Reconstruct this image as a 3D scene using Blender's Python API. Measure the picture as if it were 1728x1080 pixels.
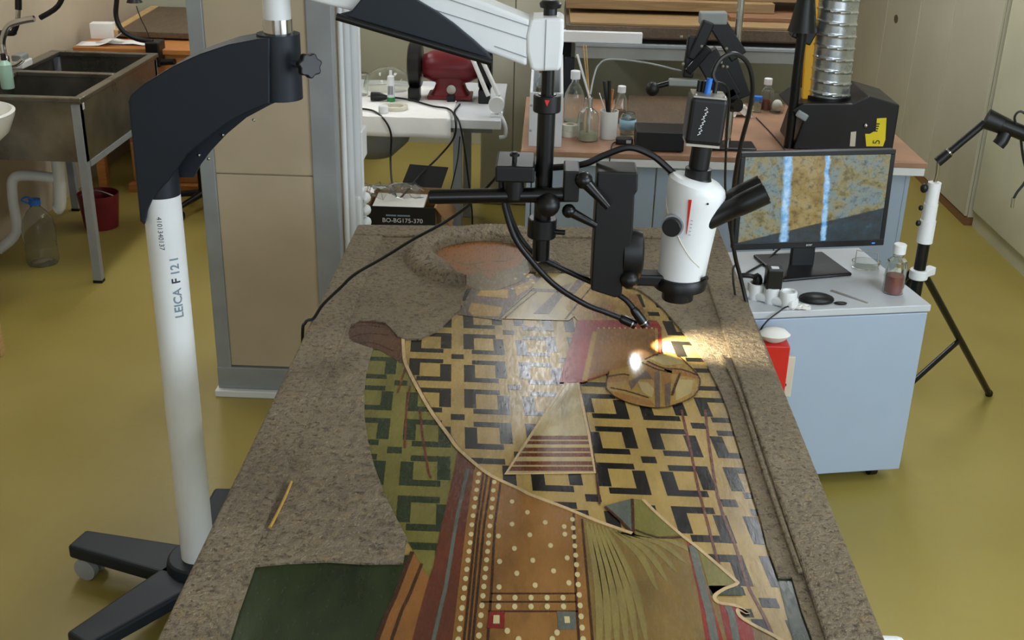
import bpy, math, random
from mathutils import Vector, Matrix, geometry
random.seed(7)
for o in list(bpy.data.objects): bpy.data.objects.remove(o)
SC = bpy.context.scene
COL = SC.collection
# ---------------------------------------------------------------- camera
F = 1941.0719; PX, PY0 = 864., 540.; H = 2.1
def _n(a):
    return Vector(a).normalized()
ay = _n((934-PX, -303-PY0, F)); az = -_n((750-PX, 5000-PY0, F)); ax = ay.cross(az)
RW = Matrix((ax, ay, az))          # rows: world axes in lens coordinates
cx = Vector((ax.x, ay.x, az.x)); cy = Vector((ax.y, ay.y, az.y)); cz = Vector((ax.z, ay.z, az.z))
cam = bpy.data.cameras.new('camera'); cam.sensor_width = 36; cam.lens = F/1728*36; cam.clip_start = .05
camo = bpy.data.objects.new('camera', cam); COL.objects.link(camo)
camo.matrix_world = Matrix(((cx.x, -cy.x, -cz.x, 0), (cx.y, -cy.y, -cz.y, 0), (cx.z, -cy.z, -cz.z, H), (0, 0, 0, 1)))
SC.camera = camo
# ---------------------------------------------------------------- light and exposure
SC.view_settings.view_transform = 'Standard'; SC.view_settings.look = 'None'
SC.view_settings.gamma = 1; SC.view_settings.use_curve_mapping = False
SC.view_settings.exposure = 0.22
wd = bpy.data.worlds.new('world'); SC.world = wd; wd.use_nodes = True
wd.node_tree.nodes['Background'].inputs[0].default_value = (.80, .88, 1, 1)
wd.node_tree.nodes['Background'].inputs[1].default_value = .35
def area(name, loc, to, sx, sy, power, col):
    l = bpy.data.lights.new(name, 'AREA'); l.shape = 'RECTANGLE'; l.size = sx; l.size_y = sy; l.energy = power; l.color = col
    o = bpy.data.objects.new(name, l); COL.objects.link(o); o.location = loc
    o.rotation_euler = (Vector(to)-Vector(loc)).to_track_quat('-Z', 'Y').to_euler(); return o
area('window_light', (2.75, 0.6, 1.75), (0, 1.6, 0.9), 3.0, 1.5, 80, (.78, .89, 1.0))
area('window_light_rear', (0.3, -1.75, 1.8), (0.2, 2.5, 0.9), 3.2, 1.5, 42, (.76, .88, 1.0))
CEIL_EMIT = 17.0
# ---------------------------------------------------------------- pixel <-> place helpers
def ray(px, py):
    d = Vector((px-PX, py-PY0, F)); return Vector((ax.dot(d), ay.dot(d), az.dot(d)))
def Z(px, py, z):
    d = ray(px, py); t = (z-H)/d.z; return Vector((d.x*t, d.y*t, z))
def Y(px, py, y):
    d = ray(px, py); t = y/d.y; return Vector((d.x*t, y, H+d.z*t))
def X(px, py, x):
    d = ray(px, py); t = x/d.x; return Vector((x, d.y*t, H+d.z*t))
# ---------------------------------------------------------------- mesh helpers
ORG = {}
def spline(pts, k=6):
    P = [Vector(p) for p in pts]; out = []
    for i in range(len(P)-1):
        p0 = P[max(i-1, 0)]; p1 = P[i]; p2 = P[i+1]; p3 = P[min(i+2, len(P)-1)]
        for s in range(k):
            t = s/k
            out.append(.5*((2*p1)+(p2-p0)*t+(2*p0-5*p1+4*p2-p3)*t*t+(3*p1-p0-3*p2+p3)*t**3))
    out.append(P[-1]); return out
class MB:
    def __init__(s): s.v = []; s.f = []
    def add(s, vs, fs):
        b = len(s.v); s.v += [tuple(v) for v in vs]; s.f += [[i+b for i in f] for f in fs]; return s
    def bx(s, x0, x1, y0, y1, z0, z1):
        return s.add([(x, y, z) for z in (z0, z1) for y in (y0, y1) for x in (x0, x1)],
                     [(0, 2, 3, 1), (4, 5, 7, 6), (0, 1, 5, 4), (2, 6, 7, 3), (0, 4, 6, 2), (1, 3, 7, 5)])
    def box(s, c, d, rz=0, m=None):
        r = m or Matrix.Rotation(rz, 3, 'Z'); c = Vector(c)
        vs = [c+r @ Vector((x*d[0]/2, y*d[1]/2, z*d[2]/2)) for z in (-1, 1) for y in (-1, 1) for x in (-1, 1)]
        return s.add(vs, [(0, 2, 3, 1), (4, 5, 7, 6), (0, 1, 5, 4), (2, 6, 7, 3), (0, 4, 6, 2), (1, 3, 7, 5)])
    def extr(s, pts, vec):
        P = [Vector(p) for p in pts]; n = len(P); vec = Vector(vec)
        nn = sum(((P[i]-P[0]).cross(P[(i+1) % n]-P[0]) for i in range(n)), Vector())
        if nn.dot(vec) > 0: P = P[::-1]
        return s.add(P+[p+vec for p in P], [list(range(n)), list(range(2*n-1, n-1, -1))]+[(i, i+n, (i+1) % n+n, (i+1) % n) for i in range(n)])
    def cyl(s, p0, p1, r0, r1=None, n=16, caps=True):
        r1 = r0 if r1 is None else r1; p0 = Vector(p0); p1 = Vector(p1); d = (p1-p0).normalized()
        u = d.orthogonal().normalized(); w = d.cross(u)
        A = [p0+r0*(math.cos(a)*u+math.sin(a)*w) for a in [2*math.pi*i/n for i in range(n)]]
        B = [p1+r1*(math.cos(a)*u+math.sin(a)*w) for a in [2*math.pi*i/n for i in range(n)]]
        f = [(i, (i+1) % n, (i+1) % n+n, i+n) for i in range(n)]
        if caps: f += [list(range(n-1, -1, -1)), list(range(n, 2*n))]
        return s.add(A+B, f)
    def tube(s, pts, r, n=8, sm=0):
        P = spline(pts, sm) if sm else [Vector(p) for p in pts]
        u = (P[1]-P[0]).normalized().orthogonal().normalized(); vs = []
        for i, p in enumerate(P):
            d = (P[min(i+1, len(P)-1)]-P[max(i-1, 0)]).normalized()
            u = (u-d*u.dot(d)).normalized(); w = d.cross(u)
            rr = r(i/(len(P)-1)) if callable(r) else r
            vs += [p+rr*(math.cos(2*math.pi*k/n)*u+math.sin(2*math.pi*k/n)*w) for k in range(n)]
        fs = [(i*n+k, i*n+(k+1) % n, (i+1)*n+(k+1) % n, (i+1)*n+k) for i in range(len(P)-1) for k in range(n)]
        fs += [list(range(n-1, -1, -1)), list(range((len(P)-1)*n, len(P)*n))]
        return s.add(vs, fs)
    def lathe(s, prof, c=(0, 0, 0), n=24, m=None, cap=True, sx=1, sy=1):
        m = m or Matrix.Identity(3); c = Vector(c); vs = []
        for r, z in prof:
            vs += [c+m @ Vector((r*sx*math.cos(2*math.pi*k/n), r*sy*math.sin(2*math.pi*k/n), z)) for k in range(n)]
        L = len(prof)
        fs = [(i*n+k, i*n+(k+1) % n, (i+1)*n+(k+1) % n, (i+1)*n+k) for i in range(L-1) for k in range(n)]
        if cap: fs += [list(range(n-1, -1, -1)), list(range((L-1)*n, L*n))]
        return s.add(vs, fs)
    def sph(s, c, r, n=14):
        r = (r, r, r) if not hasattr(r, '__len__') else r; c = Vector(c); vs = []
        for i in range(1, n//2):
            a = math.pi*i/(n//2)
            vs += [c+Vector((r[0]*math.sin(a)*math.cos(2*math.pi*k/n), r[1]*math.sin(a)*math.sin(2*math.pi*k/n), -r[2]*math.cos(a))) for k in range(n)]
        L = n//2-1; vs += [c-Vector((0, 0, r[2])), c+Vector((0, 0, r[2]))]
        fs = [(i*n+k, i*n+(k+1) % n, (i+1)*n+(k+1) % n, (i+1)*n+k) for i in range(L-1) for k in range(n)]
        fs += [(L*n, (k+1) % n, k) for k in range(n)]+[(L*n+1, (L-1)*n+k, (L-1)*n+(k+1) % n) for k in range(n)]
        return s.add(vs, fs)
    def grid(s, rows):
        n = len(rows[0]); return s.add([p for r in rows for p in r], [(i*n+k, i*n+k+1, (i+1)*n+k+1, (i+1)*n+k) for i in range(len(rows)-1) for k in range(n-1)])
    def build(s, name, mat, parent=None, smooth=False, bev=0, label=None, cat=None, group=None, kind=None, seg=2, solid=0):
        V = [Vector(v) for v in s.v]
        if parent is None:
            mn = [min(v[i] for v in V) for i in range(3)]; mx = [max(v[i] for v in V) for i in range(3)]
            org = Vector(((mn[0]+mx[0])/2, (mn[1]+mx[1])/2, mn[2]))
        else: org = ORG[parent.name]
        me = bpy.data.meshes.new(name); me.from_pydata([tuple(v-org) for v in V], [], s.f); me.update()
        me.materials.append(mat)
        if smooth:
            me.polygons.foreach_set('use_smooth', [True]*len(me.polygons))
            try: me.set_sharp_from_angle(angle=math.radians(38))
            except Exception: pass
        o = bpy.data.objects.new(name, me); COL.objects.link(o)
        ORG[o.name] = org
        if parent is None: o.location = org
        else: o.parent = parent
        if solid:
            md = o.modifiers.new('thick', 'SOLIDIFY'); md.thickness = solid; md.offset = 0
        if bev:
            md = o.modifiers.new('bevel', 'BEVEL'); md.width = bev; md.segments = seg; md.limit_method = 'ANGLE'; md.angle_limit = math.radians(40)
        tag(o, label, cat, group, kind)
        return o
def tag(o, label=None, cat=None, group=None, kind=None):
    if label: o['label'] = label
    if cat: o['category'] = cat
    if group: o['group'] = group
    if kind: o['kind'] = kind
def thing(name, loc, label, cat, group=None, kind=None):
    o = bpy.data.objects.new(name, None); COL.objects.link(o); o.location = loc; o.empty_display_size = .05
    ORG[o.name] = Vector(loc); tag(o, label, cat, group, kind); return o
def text_mb(body, size, origin, xdir, ydir, depth=.0006, shear=0, wrap=None, bold=0):
    cu = bpy.data.curves.new('lettering', 'FONT'); cu.body = body; cu.size = size; cu.shear = shear; cu.resolution_u = 3; cu.offset = size*bold; cu.align_x = 'LEFT'
    ob = bpy.data.objects.new('lettering', cu); COL.objects.link(ob)
    dg = bpy.context.evaluated_depsgraph_get(); me = ob.evaluated_get(dg).to_mesh()
    if wrap:
        import bmesh
        bm = bmesh.new(); bm.from_mesh(me)
        for q in range(1, 12):
            bmesh.ops.bisect_plane(bm, geom=bm.verts[:]+bm.edges[:]+bm.faces[:], plane_co=(0, size*(q/12*1.0-.1), 0), plane_no=(0, 1, 0))
        tv = [v.co.copy() for v in bm.verts]; bm.verts.index_update(); tf = [[v.index for v in f.verts] for f in bm.faces]; bm.free()
    else:
        tv = [v.co.copy() for v in me.vertices]; tf = [list(p.vertices) for p in me.polygons]
    mb = MB(); xd = Vector(xdir).normalized(); yd = Vector(ydir).normalized(); nd = xd.cross(yd)
    vs = []
    for v in tv:
        if wrap: vs.append(wrap(v.x, v.y))
        else: vs.append(Vector(origin)+xd*v.x+yd*v.y+nd*depth)
    mb.add(vs, tf)
    ob.evaluated_get(dg).to_mesh_clear(); bpy.data.objects.remove(ob); bpy.data.curves.remove(cu)
    return mb
# ---------------------------------------------------------------- materials
def lin(c): return tuple(((x/255)/12.92 if x/255 <= .04045 else ((x/255+.055)/1.055)**2.4) for x in c)
class NT:
    def __init__(s, name):
        s.m = bpy.data.materials.new(name); s.m.use_nodes = True; s.t = s.m.node_tree
        s.b = s.t.nodes['Principled BSDF']; s.tc = s.t.nodes.new('ShaderNodeTexCoord')
    def n(s, typ, **k):
        nd = s.t.nodes.new(typ)
        for a, v in k.items(): setattr(nd, a, v)
        return nd
    def l(s, a, b): s.t.links.new(a, b)
    def coord(s, scale=(1, 1, 1), kind='Object', rot=(0, 0, 0)):
        mp = s.n('ShaderNodeMapping'); mp.inputs['Scale'].default_value = scale; mp.inputs['Rotation'].default_value = rot
        s.l(s.tc.outputs[kind], mp.inputs[0]); return mp.outputs[0]
    def noise(s, scale=5, detail=4, rough=.55, co=None, dist=0):
        nd = s.n('ShaderNodeTexNoise'); nd.inputs['Scale'].default_value = scale; nd.inputs['Detail'].default_value = detail
        nd.inputs['Roughness'].default_value = rough; nd.inputs['Distortion'].default_value = dist
        s.l(co or s.coord(), nd.inputs['Vector']); return nd.outputs['Fac']
    def vor(s, scale, co=None, feat='F1'):
        nd = s.n('ShaderNodeTexVoronoi'); nd.feature = feat; nd.inputs['Scale'].default_value = scale; s.l(co or s.coord(), nd.inputs['Vector']); return nd.outputs['Distance']
    def ramp(s, fac, stops, interp='LINEAR'):
        r = s.n('ShaderNodeValToRGB'); r.color_ramp.interpolation = interp; e = r.color_ramp.elements
        while len(e) < len(stops): e.new(.5)
        for i, (p, c) in enumerate(stops): e[i].position = p; e[i].color = (*lin(c), 1)
        s.l(fac, r.inputs[0]); return r.outputs[0]
    def mixc(s, fac, a, b, blend='MIX'):
        m = s.n('ShaderNodeMix', data_type='RGBA', blend_type=blend)
        for i, v in ((0, fac), (6, a), (7, b)):
            if hasattr(v, 'links'): s.l(v, m.inputs[i])
            elif i == 0: m.inputs[0].default_value = v
            else: m.inputs[i].default_value = (*lin(v), 1)
        return m.outputs[2]
    def math(s, op, a, b=0, c=0):
        m = s.n('ShaderNodeMath', operation=op)
        for i, v in enumerate((a, b, c)):
            if hasattr(v, 'links'): s.l(v, m.inputs[i])
            else: m.inputs[i].default_value = v
        return m.outputs[0]
    def mr(s, v, a, b, c=0, d=1):
        m = s.n('ShaderNodeMapRange'); s.l(v, m.inputs[0])
        for i, x in enumerate((a, b, c, d)): m.inputs[i+1].default_value = x
        return m.outputs[0]
    def bump(s, h, strength=.3, dist=.01):
        b = s.n('ShaderNodeBump'); b.inputs['Strength'].default_value = strength; b.inputs['Distance'].default_value = dist
        s.l(h, b.inputs['Height']); s.l(b.outputs[0], s.b.inputs['Normal'])
    def set(s, **k):
        for a, v in k.items():
            i = s.b.inputs[a.replace('_', ' ')]
            if hasattr(v, 'links'): s.l(v, i)
            else: i.default_value = v
def M(name, rgb, rough=.5, metal=0, var=.06, vs=6, bump=0, bs=60, trans=0, emit=0, coat=0, sc=(1, 1, 1), ior=1.45):
    t = NT(name); co = t.coord(sc)
    a = tuple(max(0, c*(1-var)) for c in rgb); b = tuple(min(255, c*(1+var)) for c in rgb)
    nz = t.noise(vs, co=co); c = t.ramp(nz, [(.3, a), (.7, b)])
    t.set(Base_Color=c, Metallic=metal, Roughness=t.mr(nz, .2, .8, max(.03, rough-.06), min(1, rough+.06)), IOR=ior)
    if trans: t.set(Transmission_Weight=trans)
    if coat: t.set(Coat_Weight=coat, Coat_Roughness=.12)
    if bump: t.bump(t.noise(bs, co=co), bump, .004)
    if emit: t.set(Emission_Color=(*lin(rgb), 1), Emission_Strength=emit)
    return t.m
def WOOD(name, c1, c2, sc=(1, 12, 12), rough=.5, bump=.15):
    t = NT(name); co = t.coord(sc); a = t.noise(4, 6, .6, co, 1.2)
    t.set(Base_Color=t.ramp(a, [(.25, c1), (.5, tuple((x+y)/2 for x, y in zip(c1, c2))), (.75, c2)]), Roughness=rough); t.bump(a, bump, .003); return t.m
MAT = {}
MAT['white'] = M('white_paint', (205, 208, 210), .42, var=.02)
MAT['whiteplast'] = M('white_plastic', (224, 226, 226), .4, var=.02)
MAT['blackplast'] = M('black_plastic', (12, 12, 13), .40, var=.1)
MAT['blackmet'] = M('black_metal', (11, 11, 12), .32, metal=.2, var=.1, coat=.2)
MAT['rubber'] = M('black_rubber', (10, 10, 11), .45, var=.1)
MAT['navy'] = M('navy_lacquer', (17, 26, 36), .52, var=.06)
MAT['chrome'] = M('chrome', (205, 205, 205), .12, metal=1, var=.02)
MAT['steel'] = M('brushed_steel', (172, 168, 158), .36, metal=.7, var=.14, vs=5, bump=.03)
MAT['sinksteel'] = M('sink_steel', (128, 124, 114), .3, metal=.85, var=.16, vs=5)
MAT['cabtop'] = M('cabinet_top', (190, 194, 198), .4, var=.02)
MAT['greymet'] = M('grey_metal_paint', (150, 155, 158), .42, metal=.15, var=.05)
MAT['rackgrey'] = M('rack_grey', (140, 144, 140), .5, var=.05)
MAT['glass'] = M('clear_glass', (238, 242, 238), .04, var=.01, trans=.97)
MAT['clearplast'] = M('clear_plastic', (235, 236, 230), .05, var=.01, trans=.97, bump=.3, bs=18, ior=1.2)
MAT['red'] = M('red_plastic', (205, 40, 30), .4, var=.05)
MAT['darkred'] = M('dark_red_paint', (105, 22, 30), .38, var=.08)
MAT['yellow'] = M('yellow_paint', (225, 165, 15), .4, var=.03)
MAT['stickyellow'] = M('sticker_yellow', (235, 215, 30), .5, var=.03)
MAT['paper'] = M('white_paper', (228, 226, 220), .75, var=.02, bump=.05)
MAT['cream'] = M('cream_plastic', (205, 200, 180), .5, var=.04)
MAT['card'] = M('brown_cardboard', (150, 110, 66), .8, var=.06)
MAT['textgrey'] = M('grey_lettering', (120, 138, 150), .6, var=.02)
MAT['textdark'] = M('dark_lettering', (50, 55, 65), .6, var=.02)
MAT['textwhite'] = M('white_lettering', (220, 222, 225), .6, var=.02)
MAT['bluelbl'] = M('blue_label', (40, 110, 200), .5, var=.02)
MAT['green'] = M('green_cap', (40, 130, 70), .45, var=.03)
MAT['orangewood'] = WOOD('orange_wood', (164, 102, 48), (196, 132, 68), (2, 2, 18))
MAT['palewood'] = WOOD('pale_wood', (176, 140, 88), (205, 172, 118), (2, 2, 20))
MAT['darkboard'] = WOOD('dark_board', (70, 55, 40), (105, 86, 62), (12, 2, 12))
MAT['boardwood'] = WOOD('board_wood', (128, 99, 62), (158, 130, 86), (1, 14, 14))
MAT['boardbrown'] = WOOD('brown_board', (112, 76, 48), (140, 98, 64), (1, 14, 14))
MAT['terra'] = M('terracotta_laminate', (158, 120, 94), .42, var=.07, vs=9)
MAT['cloth'] = M('white_cloth', (236, 235, 230), .8, var=.03, bump=.2, bs=9)
MAT['porcelain'] = M('porcelain', (222, 222, 216), .18, var=.01)
def floor_mat():
    t = NT('ochre_linoleum'); a = t.noise(1.1, 5, .6); b = t.noise(26, 5, .7)
    c = t.mixc(t.mr(b, .35, .65, 0, .45), t.ramp(a, [(.3, (141, 124, 52)), (.7, (160, 143, 70))]), (152, 137, 76))
    t.set(Base_Color=c, Roughness=t.mr(a, .3, .7, .34, .5)); t.bump(t.noise(60, 3), .03, .003); return t.m
def wall_mat(name, c, v=.05):
    t = NT(name); a = t.noise(1.6, 5, .6); b = t.noise(70, 3)
    t.set(Base_Color=t.ramp(a, [(.3, tuple(x*(1-v) for x in c)), (.7, tuple(min(255, x*(1+v)) for x in c))]), Roughness=.7); t.bump(b, .08, .003); return t.m
MAT['floor'] = floor_mat()
MAT['wall'] = wall_mat('beige_wall', (190, 174, 148))
MAT['wallgreen'] = wall_mat('grey_green_wall', (166, 164, 142), .03)
MAT['ceil'] = wall_mat('ceiling_paint', (215, 214, 208), .02)
MAT['panelbeige'] = M('beige_laminate', (188, 172, 147), .5, var=.04, vs=3, bump=.05, bs=120)
MAT['locker'] = M('pale_locker_paint', (190, 186, 164), .5, var=.03, vs=2)
MAT['closet'] = M('grey_closet_paint', (194, 191, 164), .5, var=.04, vs=2)
MAT['lamp'] = M('lamp_diffuser', (246, 250, 255), .5, var=0, emit=CEIL_EMIT)
# ================================================================= ROOM
b = MB().bx(-2.9, 3.05, -2.0, 9.5, -.06, 0); b.build('floor', MAT['floor'], kind='structure')
b = MB().bx(-2.9, -2.78, -2.0, 9.5, 0, 3.0); b.build('wall_left', MAT['wall'], kind='structure')
b = MB().bx(-2.78, 2.95, 9.4, 9.5, 0, 3.0); b.build('wall_back', MAT['wall'], kind='structure')
b = MB().bx(-2.78, .22, 7.9, 9.4, 0, 3.0); b.build('wall_alcove', MAT['wallgreen'], kind='structure')
b = MB(); wx = 2.95
b.bx(wx, 3.05, -2.0, 9.4, 0, .95); b.bx(wx, 3.05, -2.0, 9.4, 2.55, 3.0); b.bx(wx, 3.05, -2.0, -.95, .95, 2.55); b.bx(wx, 3.05, 2.15, 9.4, .95, 2.55)
b.build('wall_right', MAT['wallgreen'], kind='structure')
b = MB(); wy = -2.0
b.bx(-2.78, 2.95, wy-.1, wy, 0, .95); b.bx(-2.78, 2.95, wy-.1, wy, 2.6, 3.0); b.bx(-2.78, -1.4, wy-.1, wy, .95, 2.6); b.bx(2.0, 2.95, wy-.1, wy, .95, 2.6)
b.build('wall_front', MAT['wall'], kind='structure')
b = MB().bx(-2.9, 3.05, -2.1, 9.5, 3.0, 3.1); b.build('ceiling', MAT['ceil'], kind='structure')
def window(name, pts_frame):
    t = thing(name, pts_frame[0], None, None, kind='structure')
    for bx_ in pts_frame[1]: MB().bx(*bx_).build('window_frame', MAT['whiteplast'], t)
window('window_1', ((3.0, .6, .95), [(2.97, 3.03, -.95, -.89, .95, 2.55), (2.97, 3.03, 2.09, 2.15, .95, 2.55), (2.97, 3.03, .57, .63, .95, 2.55), (2.97, 3.03, -.95, 2.15, .95, 1.0), (2.97, 3.03, -.95, 2.15, 2.5, 2.55)]))
window('window_2', ((.3, -2.05, .95), [(-1.4, -1.34, -2.08, -2.02, .95, 2.6), (1.94, 2.0, -2.08, -2.02, .95, 2.6), (.27, .33, -2.08, -2.02, .95, 2.6), (-1.4, 2.0, -2.08, -2.02, .95, 1.0), (-1.4, 2.0, -2.08, -2.02, 2.55, 2.6)]))
k = 0
for (lx, ly, where) in ((1.6, 1.9, 'above the right floor in front'), (-1.9, 4.5, 'above the sink corner'), (1.4, 5.1, 'above the workbench'), (-2.0, 6.7, 'above the orange bench'), (.03, 6.8, 'above the side table'), (1.7, 6.6, 'above the board rack')):
    t = thing('ceiling_light', (lx, ly, 2.93), 'long white fluorescent ceiling light '+where, 'ceiling light', 'fluorescent ceiling lights')
    MB().bx(lx-.16, lx+.16, ly-.62, ly+.62, 2.955, 3.0).build('housing', MAT['white'], t)
    MB().bx(lx-.13, lx+.13, ly-.59, ly+.59, 2.93, 2.955).build('diffuser', MAT['lamp'], t)
# ================================================================= PARTITION PILLAR
PYF = 4.0
part = thing('wall_partition', (-.98, 4.22, 0), None, None, kind='structure')
x0, x1 = -1.235, -.735
MB().bx(x0+.02, x1-.02, PYF+.015, 4.43, 0, 3.0).build('core', MAT['panelbeige'], part)
MB().bx(x0+.055, x1-.09, PYF+.004, PYF+.02, .125, .895).build('panel', MAT['panelbeige'], part, bev=.002)
MB().bx(x0+.055, x1-.09, PYF+.004, PYF+.02, .90, 3.0).build('panel', MAT['panelbeige'], part, bev=.002)
MB().bx(x0, x0+.055, PYF-.004, PYF+.06, .02, 3.0).build('corner_post', MAT['greymet'], part, bev=.004)
MB().bx(x1-.09, x1, PYF-.004, PYF+.06, .02, 3.0).build('corner_post', MAT['greymet'], part, bev=.004)
MB().bx(x0, x1, PYF-.008, PYF+.02, .03, .12).build('skirting', MAT['greymet'], part, bev=.003)
MB().bx(x0-.01, x1+.01, PYF-.03, PYF+.02, 0, .028).build('foot_strip', MAT['whiteplast'], part, bev=.004)
# conduit pipes on its right face
for i, (yy, r, mm) in enumerate(((4.1, .010, 'whiteplast'), (4.16, .018, 'white'), (4.24, .026, 'white'), (4.34, .022, 'whiteplast'), (4.40, .012, 'white'))):
    MB().cyl((x1+r*.9, yy, .02 if i != 3 else .62), (x1+r*.9, yy, 3.0), r, n=12).build('conduit_pipe', MAT[mm], part, smooth=True)
MB().bx(x1, x1+.05, 4.26, 4.38, .88, 1.0).build('junction_box', MAT['whiteplast'], part, bev=.006)
so = MB().bx(x1, x1+.045, 4.2, 4.36, .60, .76).build('socket_strip', MAT['whiteplast'], part, bev=.008)
for q in range(3): MB().sph((x1+.055, 4.28, .635+.05*q), (.02, .03, .021), 12).build('plug', MAT['whiteplast'], so, smooth=True)
# ================================================================= ICON ON ITS TABLE
tb = thing('work_table', (0, 2.3, 0), 'low white work table standing under the large icon panel', 'table')
MB().bx(-.5, .5, 1.05, 3.5, .755, .8).build('tabletop', MAT['white'], tb, bev=.005)
MB().bx(.49, .672, 1.60, 1.668, .742, .799).build('corner_bracket', MAT['whiteplast'], tb, bev=.018, seg=3)
for sx in (-.42, .42):
    for sy in (1.2, 3.35): MB().bx(sx-.03, sx+.03, sy-.03, sy+.03, 0, .756).build('leg', MAT['greymet'], tb, bev=.004)
ZP = .8502
icon = thing('icon_panel', (0, 2.3, .8), 'large old painted icon panel with tarnished metal cover lying on the table', 'icon')
FARL, FARR, NEAR = 3.590, 3.678, .95
def edgeY(x): return FARL+(x+.6)/1.2*(FARR-FARL)
MB().extr([(-.6, NEAR, .8), (.6, NEAR, .8), (.6, FARR, .8), (-.6, FARL, .8)], (0, 0, .05)).build('board', MAT['darkboard'], icon, bev=.004)
def paint(name, c, rough=.30, var=.14, vs=9, bump=.12, c2=None):
    t = NT(name); co = t.coord((1, .35, 1)); a = t.noise(vs, 6, .65, co); fine = t.noise(170, 4, .7, t.coord((1, .22, 1)))
    c2 = c2 or tuple(x*(1-2*var) for x in c)
    col = t.ramp(a, [(.28, c2), (.55, c), (.8, tuple(min(255, x*(1+var)) for x in c))])
    col = t.mixc(t.mr(fine, .50, .75, 0, .22), col, tuple(x*.6 for x in c))
    t.set(Base_Color=col, Roughness=t.mr(fine, .3, .7, rough-.12, rough+.04), IOR=1.36)
    t.bump(fine, bump, .0015); return t.m
PM = dict(
 cream=paint('icon_cream_paint', (160, 132, 74)), gold=paint('icon_gold_ochre', (168, 132, 62)), black=paint('icon_black_paint', (30, 28, 25), .26, .10),
 olive=paint('icon_olive_paint', (114, 106, 50)), dgreen=paint('icon_dark_green_paint', (38, 50, 27), .3),
 maroon=paint('icon_red_brown_paint', (96, 48, 32), .3, .2, c2=(66, 42, 28)), brown=paint('icon_brown_paint', (138, 96, 48), .3, c2=(98, 64, 28)), brownd=paint('icon_dark_line', (66, 40, 24)),
 orange=paint('icon_orange_brown', (138, 90, 44), .3), pearl=paint('icon_pearl', (196, 180, 132), .3, .06), drap=paint('icon_drapery', (120, 96, 50), .3, .2, c2=(84, 66, 36)),
 ray=paint('icon_pale_ray', (132, 116, 66), .3), red=paint('icon_red', (132, 38, 30), .3), grey=paint('icon_blue_grey', (92, 96, 86), .3),
 field=paint('icon_ground_green', (44, 54, 26), .26, .2), omo=paint('icon_omophorion', (166, 146, 98), .26), purple=paint('icon_purple_grey', (98, 80, 68), .3),
 skin=paint('icon_flesh', (134, 82, 34), .34, .16, 5, c2=(98, 72, 42)), hair=paint('icon_grey_hair', (108, 94, 68), .3, .15), hand=paint('icon_hand_brown', (84, 54, 36), .3, .2), trim=paint('icon_trim', (188, 160, 116), .3), cloth=paint('icon_gold_cloth', (150, 118, 58), .3, .2))
def basma_mat(name, k=1.0, ridge=None):
    t = NT(name); a = t.noise(5, 6, .65); g = t.noise(34, 5, .75, None, .8); v = t.vor(48, t.coord((1, .7, 1))); f = t.noise(260, 4, .75, t.coord((1, .4, 1))); w = t.noise(80, 5, .75)
    K = lambda c: tuple(min(255, x*k) for x in c)
    col = t.ramp(a, [(.25, K((100, 89, 74))), (.5, K((130, 117, 97))), (.78, K((148, 134, 110)))])
    col = t.mixc(t.mr(g, .52, .70, 0, .6), col, K((150, 124, 80)))
    col = t.mixc(t.mr(w, .34, .50, .9, 0), col, K((52, 44, 36)))  # hollows darkened in the colour to deepen the embossing
    col = t.mixc(t.mr(f, .60, .70, 0, .8), col, K((206, 186, 140)))  # gold glints of the relief painted into the colour as fine speckle
    t.set(Base_Color=col, Metallic=.5, Roughness=t.mr(w, .3, .7, .46, .26))
    h = t.math('ADD', t.math('MULTIPLY', v, .6), t.math('ADD', t.math('MULTIPLY', g, .9), t.math('ADD', t.math('MULTIPLY', f, .5), t.math('MULTIPLY', w, 1.1))))
    t.bump(h, 1.0, .014); return t.m
MAT['basma'] = basma_mat('tarnished_metal_cover', 1.14); MAT['halo'] = basma_mat('halo_metal', 1.14)
def area2(p): return sum(p[i][0]*p[(i+1) % len(p)][1]-p[(i+1) % len(p)][0]*p[i][1] for i in range(len(p)))/2
def pp(pts): return [(lambda q: (q.x, q.y))(Z(x, y, .853)) for x, y in pts]
def tris(poly):
    ts = geometry.tessellate_polygon([[Vector((x, y, 0)) for x, y in poly]]); return [[poly[i] for i in t] for t in ts]
def clipconv(sub, tri):
    if area2(tri) < 0: tri = tri[::-1]
    out = list(sub)
    for i in range(len(tri)):
        a = tri[i]; c = tri[(i+1) % len(tri)]; inp = out; out = []
        if not inp: return []
        side = lambda p: (c[0]-a[0])*(p[1]-a[1])-(c[1]-a[1])*(p[0]-a[0])
        for j in range(len(inp)):
            p = inp[j]; q = inp[(j+1) % len(inp)]; sp = side(p); sq = side(q)
            if sp >= 0: out.append(p)
            if (sp >= 0) != (sq >= 0):
                t = sp/(sp-sq); out.append((p[0]+(q[0]-p[0])*t, p[1]+(q[1]-p[1])*t))
    return out if len(out) > 2 else []
LH = .00032
class Ribbon(list): pass
def inpoly(p, poly):
    r = False; n = len(poly)
    for i in range(n):
        x1_, y1_ = poly[i]; x2_, y2_ = poly[(i+1) % n]
        if (y1_ > p[1]) != (y2_ > p[1]) and p[0] < (x2_-x1_)*(p[1]-y1_)/(y2_-y1_)+x1_: r = not r
    return r
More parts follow.
